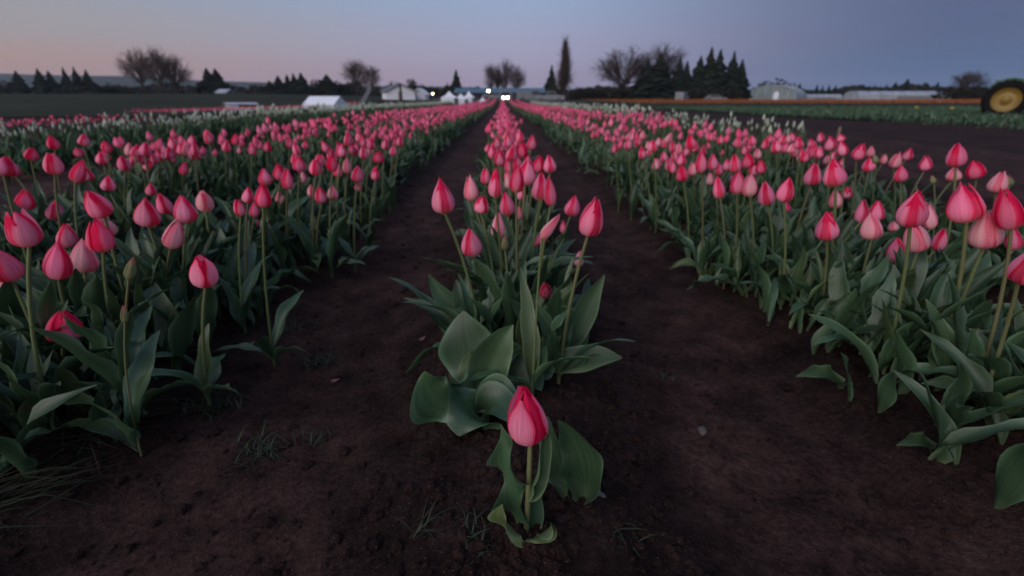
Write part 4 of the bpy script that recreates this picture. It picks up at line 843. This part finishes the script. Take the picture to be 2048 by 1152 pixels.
# far wood reading as one dark mass
V = []; F = []; r = random.Random(3)
for _ in range(22000):
    xq = r.uniform(-120, 2170); dist = r.uniform(262, 300); top = 176 + 5 * math.sin(xq * .013) + 3 * math.sin(xq * .05 + 1) + (6 if 760 < xq < 1100 else 0) - (7 if 500 < xq < 720 else 0) + (2 if xq > 1200 else 0); yq = r.uniform(top + r.uniform(-2.5, 0), 203)
    c = far(xq, yq, dist); s = r.uniform(.5, 1.3); d1 = Vector((r.gauss(0, 1), r.gauss(0, 1), r.gauss(0, 1))).normalized() * s; d2 = d1.cross(Vector((r.gauss(0, 1), r.gauss(0, 1), r.gauss(0, 1)))).normalized() * s
    n = len(V); V += [tuple(c - d1), tuple(c - d2), tuple(c + d1), tuple(c + d2)]; F.append([n, n + 1, n + 2, n + 3])
tag(obj('treeline', mesh('treeline', V, F, M_BUSH, smooth=False)), 'low dark far wood along the horizon', None, None, 'stuff')
# hills
def hills(name, pts, dist, label):
    xs_ = np.linspace(-2600, 4600, 90); V = []
    for i, f in enumerate((0, .35, .7, 1.0, 1.25)):
        for xq in xs_:
            yq = np.interp(xq, [p_[0] for p_ in pts], [p_[1] for p_ in pts]) + 1.2 * math.sin(xq * .021) + .8 * math.sin(xq * .057)
            c = far(float(xq), float(yq), dist); hz_ = c.z * (math.sin(min(f, 1) * math.pi / 2)) if f <= 1 else c.z * .6
            k_ = 1 + (f - 1) * .35; V.append((c.x * k_, c.y * k_, hz_ - (2 if f == 0 else 0)))
    return tag(obj(name, mesh(name, V, gridF(5, 90), M_HILL)), label, None, None, 'structure')
hills('hills', [(-400, 146), (0, 147), (120, 150), (260, 153), (400, 160), (500, 164), (700, 171), (900, 174), (1100, 178), (1400, 186), (2450, 190)], 1700, 'long low blue hills along the left horizon')

# ------------------------------------------------------------------ buildings, tents, vehicles
def site(xq, dist, yq=200): c = far(xq, yq, dist); return Vector((c.x, c.y, gz_base(c.x, c.y)))
def face_cam(p): return math.atan2(-(p.x - CAM.x), (p.y - CAM.y)) if False else -math.atan2(p.x - CAM.x, p.y - CAM.y)
def pxm(px_, dist): return px_ / FPX * dist / 1.07
def ridge_tent(name, xq, dist, wpx, hpx, gable_px, label, turn=0.):
    p_ = site(xq, dist); root = empty(name, p_, face_cam(p_) + turn); tag(root, label, 'tent'); W_ = pxm(wpx, dist); H_ = pxm(hpx, dist) * 1.07 / 1.15; G = pxm(gable_px, dist); e = H_ * .32; d = W_ * .9
    x0, x1 = -W_ / 2, W_ / 2
    b_ = Boxes(); b_.prismx([(-d / 2 - .06, e), (0, H_), (d / 2 + .06, e), (d / 2 + .02, e - .05), (0, H_ - .06), (-d / 2 - .02, e - .05)], x0, x1); b_.build('roof', M_WHITE, root)
    Boxes().prismx([(-d / 2, 0), (-d / 2, e), (0, H_ - .07), (d / 2, e), (d / 2, 0)], x1 - .05, x1 - .01).build('end_wall', M_WHITE, root)
    Boxes().box(x0, x1 - .06, d / 2 - .04, d / 2, 0, e - .06).build('back_wall', M_WHITE, root)
    Boxes().box(x0 + W_ * .66, x1 - .06, -d / 2, -d / 2 + .03, 0, e - .06).build('front_wall', M_WHITE, root)
    for (x, y) in ((x0 + .05, -d / 2), (x0 + W_ * .5, -d / 2 + .05), (x0 + .05, d / 2 - .1)): Boxes().box(x - .03, x + .03, y - .03, y + .03, 0, e - .05).build('pole', M_GREY, root)
    return root, W_, H_, d
mt, W_, H_, d_ = ridge_tent('marquee', 650, 46, 66, 26, 20, 'white ridge marquee with open front on the left', -.5)
# crates of goods in the marquee
p_ = site(634, 45.6); ct = empty('display_table', (p_.x, p_.y, p_.z), -.2); tag(ct, 'low brown table of orange goods in front of the marquee', 'table')
Boxes().box(-.8, .8, -.3, .3, .34, .40).build('table_top', M_WOOD, ct); Boxes().box(-.7, .7, -.24, .24, .402, .52).build('goods', M_ORANGE, ct)
for sx in (-.7, .7):
    for sy in (-.22, .22): Boxes().box(sx - .03, sx + .03, sy - .03, sy + .03, 0, .34).build('leg', M_WOOD, ct)
p_ = site(610, 44); sg = empty('sandwich_board', p_, face_cam(p_)); tag(sg, 'small white board standing left of the marquee', 'sign')
Boxes().prismx([(-.25, 0), (-.22, 0), (.0, .52), (-.02, .54)], -.2, .2).build('front_panel', M_WHITE, sg); Boxes().prismx([(.25, 0), (.22, 0), (.0, .518), (.02, .538)], -.2, .2).build('rear_panel', M_WHITE, sg)
# stall
p_ = site(480, 41); s_ = empty('market_stall', p_, face_cam(p_) + .15); tag(s_, 'low white flat-roofed stall with orange goods, far left', 'stall'); W_ = pxm(60, 41); H_ = pxm(15, 41)
Boxes().prismx([(-.9, H_ - .10), (-.5, H_), (.9, H_), (.9, H_ - .06), (-.5, H_ - .06), (-.9, H_ - .14)], -W_ / 2 + .1, W_ / 2 - .1).build('roof', simple('pale_awning', (.42, .42, .46), .7, 0, .1, 2), s_)
Boxes().box(-W_ / 2, -W_ * .12, -.8, -.74, 0, H_ - .14).build('side_panel', M_WHITE, s_); Boxes().box(W_ / 2 - .22, W_ / 2, -.8, .8, 0, H_ - .14).build('end_panel', M_WHITE, s_); Boxes().box(-W_ / 2, W_ / 2 - .24, .74, .8, 0, H_ - .07).build('back_wall', M_WOOD, s_)
Boxes().box(-W_ * .11, W_ / 2 - .25, -.7, -.1, 0, .22).build('counter', M_WHITE, s_); Boxes().box(-W_ * .10, W_ * .12, -.62, -.2, .222, .40).build('goods', M_ORANGE, s_); Boxes().box(W_ * .15, W_ * .34, -.62, -.2, .222, .33).build('goods', M_ORANGE, s_)
# grey leaning stand
p_ = site(728, 58); g_ = empty('leaning_stand', p_, face_cam(p_)); tag(g_, 'tall grey leaning stand right of the marquee', 'stand'); hh = pxm(46, 58)
Boxes().prism([(-.75, 0), (-.15, 0), (.85, hh * .62), (.95, hh), (.55, hh * .98), (.42, hh * .62)], -.12, .12).build('arm', M_GREY, g_); Boxes().box(-1.1, .5, -.5, .5, 0, .12).build('base', M_DARK, g_); Boxes().tube([(.75, .0, hh * .6), (.75, .0, .1)], .05).build('prop', M_DARK, g_)
Boxes().box(.62, .80, -.16, .16, hh * .985, hh * 1.04).build('end_cap', M_RED, g_)
# white barn
def barn(name, xq, dist, wpx, hpx, label, mat_roof, mat_wall, turn=0., depth=8, door=True, eave=.55):
    p_ = site(xq, dist); root = empty(name, p_, face_cam(p_) + turn); tag(root, label, 'building'); W_ = pxm(wpx, dist); H_ = pxm(hpx, dist); e = H_ * eave
    Boxes().prism([(-W_ / 2, -.3), (W_ / 2, -.3), (W_ / 2, e), (0, H_ - .12), (-W_ / 2, e)], 0, depth).build('wall', mat_wall, root)
    Boxes().prism([(-W_ / 2 - .3, e - .18), (0, H_ - .02), (W_ / 2 + .3, e - .18), (W_ / 2 + .3, e - .02), (0, H_ + .16), (-W_ / 2 - .3, e - .02)], -.4, depth + .4).build('roof', mat_roof, root)
    if door: Boxes().box(-W_ * .08, W_ * .06, -.04, .02, -.2, e * .95).build('door', M_WOOD, root)
    return root, W_, H_
bn, W_, H_ = barn('white_barn', 802, 92, 56, 30, 'white gabled barn with a dark central post, left of the tents', M_GREY, M_WHITE, .12)
Boxes().box(-W_ * .03, W_ * .03, -.10, -.05, -.2, H_ * .93).build('post', M_DARK, bn)
barn('roadside_shed', 463, 150, 24, 8, 'distant low shed with pale roof beyond the far left field', M_POLY, M_GREY, .9, 3, False, .4)
barn('small_white_shed', 838, 96, 24, 20, 'small white shed with a red mark right of the white barn', M_WHITE, M_WHITE, -.2, 4, False)
# peaked tents
def peak_tent(xq, dist, wpx, hpx, label):
    p_ = site(xq, dist); root = empty('peaked_tent', p_, face_cam(p_)); tag(root, label, 'tent', 'white peaked tents in the middle'); a = pxm(wpx, dist) / 2; H_ = pxm(hpx, dist); e = H_ * .52
    V = [(-a, -a, e), (a, -a, e), (a, a, e), (-a, a, e), (-a * .42, -a * .42, e + (H_ - e) * .38), (a * .42, -a * .42, e + (H_ - e) * .38), (a * .42, a * .42, e + (H_ - e) * .38), (-a * .42, a * .42, e + (H_ - e) * .38), (0, 0, H_)]
    obj('canopy', mesh('canopy', V, [[0, 1, 5, 4], [1, 2, 6, 5], [2, 3, 7, 6], [3, 0, 4, 7], [4, 5, 8], [5, 6, 8], [6, 7, 8], [7, 4, 8]], M_WHITE, smooth=False), root)
    Boxes().box(-a + .04, a - .04, a - .06, a - .02, 0, e - .01).build('back_wall', M_WHITE, root); Boxes().box(-a + .02, -a + .06, -a + .1, a - .1, 0, e - .01).build('side_wall', M_WHITE, root); Boxes().box(-a + .1, a * .5, -a + .02, -a + .06, 0, e - .01).build('front_wall', M_WHITE, root)
    for sx in (-1, 1):
        for sy in (-1, 1): Boxes().box(sx * (a - .05) - .03, sx * (a - .05) + .03, sy * (a - .05) - .03, sy * (a - .05) + .03, 0, e - .02).build('pole', M_GREY, root)
peak_tent(899, 58, 36, 27, 'leftmost and tallest peaked white tent near the end of the rows'); peak_tent(922, 62, 28, 22, 'middle peaked white tent near the end of the rows'); peak_tent(938, 64, 24, 26, 'right peaked white tent near the end of the rows'); peak_tent(965, 62, 15, 15, 'small white canopy tent standing alone right of the tent cluster')
# teal pavilion
p_ = site(1000, 124); pv = empty('pavilion', p_, face_cam(p_)); tag(pv, 'long open pavilion with a teal roof behind the rows', 'building'); W_ = pxm(176, 124); H_ = far(1000, 176, 124).z - p_.z
Boxes().prismx([(-4.4, H_ * .62), (0, H_), (4.4, H_ * .62), (4.4, H_ * .56), (0, H_ * .93), (-4.4, H_ * .56)], -W_ / 2, W_ / 2).build('roof', M_TEAL, pv)
Boxes().box(-W_ / 2, W_ / 2, 4.1, 4.25, 0, H_ * .56).build('back_wall', M_GREY, pv)
for i in range(9): x = -W_ / 2 + .3 + i * (W_ - .6) / 8; Boxes().box(x - .09, x + .09, -4.2, -4.02, -.2, H_ * .57).build('post', M_DARK, pv)
# lamps
def lamp(xq, yq, dist, rad, mat, label):
    p_ = site(xq, dist); top = far(xq, yq, dist).z - p_.z; root = empty('yard_lamp', p_); tag(root, label, 'lamp', 'lit yard lamps')
    Boxes().tube([(0, 0, -.1), (0, 0, top - rad)], [.05, .035], 8).build('pole', M_DARK, root)
    q = Boxes(); q.tube([(0, 0, top + rad * math.sin(t)) for t in np.linspace(-1.5, 1.5, 8)], [rad * math.cos(t) + .002 for t in np.linspace(-1.5, 1.5, 8)], 12).build('globe', mat, root, True)
    q = Boxes(); q.tube([(0, 0, top + rad), (0, 0, top + rad * 1.5)], [rad * .9, rad * .1], 10).build('cap', M_DARK, root)
lamp(977, 182, 100, .16, M_LAMP, 'bright round yard lamp above the small canopy tent'); lamp(866, 187.5, 96, .13, M_LAMP2, 'pale yellow yard lamp left of the peaked tents')
# vehicles
def vehicle(xq, dist, length, height, mat, label, turn, kind='van', lights=False):
    p_ = site(xq, dist); root = empty({'van': 'van', 'car': 'car', 'pickup': 'pickup_truck'}[kind], p_, face_cam(p_) + turn); tag(root, label, kind if kind != 'pickup' else 'truck'); l_, h_, w_ = length, height, 1.8
    if kind == 'van': pr = [(-l_ / 2, .35), (l_ / 2, .35), (l_ / 2, h_ * .5), (l_ * .40, h_ * .58), (l_ * .28, h_), (-l_ / 2, h_)]; win = [(l_ * .385, h_ * .60), (l_ * .28, h_ * .94), (l_ * .06, h_ * .94), (l_ * .06, h_ * .60)]
    elif kind == 'pickup': pr = [(-l_ / 2, .4), (l_ / 2, .4), (l_ / 2, h_ * .6), (l_ * .24, h_ * .64), (l_ * .14, h_), (-l_ * .10, h_), (-l_ * .14, h_ * .62), (-l_ / 2, h_ * .62)]; win = [(l_ * .22, h_ * .66), (l_ * .13, h_ * .94), (-l_ * .08, h_ * .94), (-l_ * .11, h_ * .66)]
    else: pr = [(-l_ / 2, .3), (l_ / 2, .3), (l_ / 2, h_ * .55), (l_ * .25, h_ * .62), (l_ * .10, h_), (-l_ * .25, h_), (-l_ * .42, h_ * .64), (-l_ / 2, h_ * .6)]; win = [(l_ * .22, h_ * .65), (l_ * .09, h_ * .94), (-l_ * .24, h_ * .94), (-l_ * .38, h_ * .66)]
    Boxes().prism(pr, -w_ / 2, w_ / 2).build('body', mat, root)
    for sy in (-1, 1): Boxes().prism(win, sy * w_ / 2 - .01, sy * w_ / 2 + .012).build('window', M_GLASS, root)
    Boxes().prismx([(-w_ * .42, h_ * .64), (w_ * .42, h_ * .64), (w_ * .36, h_ * .93), (-w_ * .36, h_ * .93)], l_ * .22, l_ * .245).build('windscreen', M_GLASS, root)
    for sx in (-.31, .31):
        for sy in (-1, 1):
            q = Boxes(); q.lathe_x([(-.09, .16), (-.09, .33), (.09, .33), (.09, .16)], 0, 0, 0, 14); wh = q.build('wheel', M_TYRE, root, loc=(sx * l_, sy * (w_ / 2 - .06), .33), rot=(0, 0, math.pi / 2)); q = Boxes(); q.lathe_x([(-.06, .0), (-.06, .158), (.06, .158), (.06, 0)], 0, 0, 0, 12).build('rim', M_GREY, wh)
    for sy in (-1, 1):
        q = Boxes(); q.lathe_x([(0, .0), (.03, .05), (.03, .10), (-.02, .11)][::-1], 0, 0, 0, 10).build('headlight', M_HEAD if lights else M_GREY, root, loc=(l_ / 2 + .01, sy * .30 if lights else sy * .62, .62 if not lights else .72))
    return root
vehicle(1011, 78, 4.2, 1.65, M_GREY, 'dark car at the end of the centre row with both headlights on', -math.pi / 2, 'car', True)
vehicle(1060, 104, 5.2, 2.0, M_GREY, 'grey van parked right of the lit headlights', .15, 'van'); vehicle(1100, 100, 5.6, 1.9, M_GREY, 'grey pickup parked before the tall poplar', 0., 'pickup'); vehicle(1430, 112, 4.3, 1.4, M_GREY, 'pale car parked below the conifer stand', .2, 'car'); vehicle(1364, 112, 4.6, 1.9, M_GREY, 'small grey van parked at the gap in the conifer stand', 1.3, 'van')
vehicle(1026, 108, 4.2, 1.5, M_DARK, 'dark car parked just right of the lit headlights', .1, 'car'); vehicle(985, 108, 4.4, 1.5, M_GREY, 'grey car parked left of the lit headlights', .1, 'car')
# greenhouses
def tunnel(name, x0q, x1q, dist, hpx, label, ribs=9, mat=M_POLY):
    a_ = site(x0q, dist); b2 = site(x1q, dist); c_ = (a_ + b2) / 2; root = empty(name, c_, math.atan2(b2.y - a_.y, b2.x - a_.x)); tag(root, label, 'greenhouse'); l_ = (b2 - a_).length; H_ = pxm(hpx, dist); dp = H_ * 1.3
    pr = [(-dp, 0), (-dp * .98, H_ * .5)] + [(-dp * math.cos(t), H_ * (.5 + .5 * math.sin(t))) for t in np.linspace(.2, math.pi - .2, 9)] + [(dp * .98, H_ * .5), (dp, 0)]
    Boxes().prismx(pr, -l_ / 2, l_ / 2).build('cover', mat, root)
    for i in range(ribs):
        x = -l_ / 2 + l_ * i / (ribs - 1); Boxes().tube([(x, y * 1.01, z * 1.01 + .02) for y, z in pr], .05, 5).build('rib', M_GREY, root)
    Boxes().box(-l_ * .08, l_ * .36, -dp - .12, -dp - .06, 0, H_ * .45).build('side_wall', M_GREY, root)
    return root
tunnel('low_greenhouse', 1578, 1675, 165, 11, 'low pale plastic greenhouse left of the long one'); tunnel('long_greenhouse', 1700, 1882, 150, 17, 'long pale plastic greenhouse at right')
p_ = site(1540, 150); ah = empty('arched_greenhouse', p_, face_cam(p_) - .25); tag(ah, 'pale arched greenhouse with a bright white door below the round dark tree', 'greenhouse'); W_ = pxm(92, 150); H_ = pxm(28, 150)
pr = [(-W_ / 2 * math.cos(t), H_ * math.sin(t) ** .8) for t in np.linspace(0, math.pi, 15)]
Boxes().prism(pr, 0, 14).build('cover', simple('greenhouse_film', (.16, .21, .21), .4, 0, .2, .5), ah)
for i in range(4): Boxes().tube([(x, -.06 + i * 3.5, z * 1.01) for x, z in pr], .10, 5).build('rib', M_POLY, ah)
for x in (-.27, -.12, .04, .2, .33): Boxes().box(x * W_ - .09, x * W_ + .09, -.12, -.05, 0, H_ * (1 - (2 * x) ** 2) ** .5 * .95).build('mullion', M_POLY, ah)
Boxes().prism([(W_ * .055, 0), (W_ * .16, 0), (W_ * .16, H_ * .45), (W_ * .11, H_ * .6), (W_ * .055, H_ * .45)], -.2, -.13).build('door', M_WHITE, ah)

# tractor
tp = far(2010, 205, 23.0) + Vector((.56, .60, 0)); tz = gz_base(tp.x, tp.y) - .02
tr = empty('tractor', (tp.x, tp.y, tz), 0); tag(tr, 'green tractor with a yellow wheel at the right edge', 'tractor'); tr.rotation_euler = (0, 0, R(-133))
def wheel(x, y, r_, wd):
    q = Boxes(); q.lathe_x([(-wd * .42, r_ * .62), (-wd * .5, r_ * .7), (-wd * .46, r_ * .93), (-wd * .3, r_), (wd * .3, r_), (wd * .46, r_ * .93), (wd * .5, r_ * .7), (wd * .42, r_ * .62)], 0, 0, 0, 32)
    wh = q.build('wheel', M_TYRE, tr, True, loc=(x, y, r_))
    q = Boxes()
    for k in range(22):
        a = 2 * math.pi * k / 22; s = 1 if k % 2 else -1; y0, z0 = math.cos(a), math.sin(a); q.tube([(s * wd * .48, y0 * r_ * .96, z0 * r_ * .96), (0, math.cos(a + .09) * r_ * 1.015, math.sin(a + .09) * r_ * 1.015)], .035, 4)
    q.build('tread', M_TYRE, wh)
    for s in (-1, 1): q = Boxes(); q.lathe_x([(s * wd * .43, r_ * .63), (s * wd * .36, r_ * .58), (s * wd * .15, r_ * .46), (s * wd * .12, r_ * .22), (s * wd * .3, r_ * .18), (s * wd * .32, 0.001)], 0, 0, 0, 26); q.build('rim', M_YELLOW, wh, True)
    return wh
for s in (-1, 1):
    wheel(s * .82, 0, .80, .46); wheel(s * .75, 2.25, .52, .30)
    q = Boxes(); pr = [(.88 * math.cos(t), .80 + .90 * math.sin(t)) for t in np.linspace(.25, 2.5, 10)]; q.prismx(pr + [(y * .96, .80 + (z - .80) * .95) for y, z in pr[::-1]], s * .55, s * 1.06); q.build('fender', M_GREEN, tr)
Boxes().prismx([(-.5, .62), (.3, .55), (2.6, .62), (2.75, .8), (2.7, 1.36), (2.2, 1.48), (.75, 1.55), (.55, 1.25), (-.45, 1.2)], -.32, .32).build('hood', M_GREEN, tr)
Boxes().box(-.28, .28, -.42, .1, 1.21, 1.33).build('seat', M_DARK, tr); Boxes().box(-.26, .26, -.52, -.42, 1.21, 1.62).build('seat_back', M_DARK, tr)
Boxes().tube([(0, .85, 1.45), (0, .52, 1.72)], .03).build('steering_column', M_DARK, tr); Boxes().tube([(.2 * math.cos(t), .52 + .08 * math.sin(t), 1.73 + .18 * math.sin(t)) for t in np.linspace(0, 6.28, 14)], .018, 5).build('steering_wheel', M_DARK, tr); Boxes().tube([(.22, 1.7, 1.5), (.22, 1.7, 2.1)], .04, 8).build('exhaust', M_DARK, tr)
Boxes().tube([(-.95, 0, .8), (.95, 0, .8)], .10, 8).build('rear_axle', M_DARK, tr); Boxes().tube([(-.7, 2.25, .52), (.7, 2.25, .52)], .07, 8).build('front_axle', M_DARK, tr)

# ------------------------------------------------------------------ evening haze in the air
HZ = 3300
hm = bpy.data.materials.new('haze'); hm.use_nodes = True; hn = hm.node_tree.nodes; hn.remove(hn['Principled BSDF'])
pvn = hn.new('ShaderNodeVolumePrincipled'); pvn.inputs['Color'].default_value = (.80, .87, 1, 1); pvn.inputs['Density'].default_value = 1.5e-4; pvn.inputs['Anisotropy'].default_value = 0.2
hm.node_tree.links.new(pvn.outputs[0], hn['Material Output'].inputs['Volume'])
hzo = Boxes().box(-HZ, HZ, -HZ, HZ, -4, 135).build('haze', hm); tag(hzo, 'thin blue evening haze over the whole field', None, None, 'stuff')
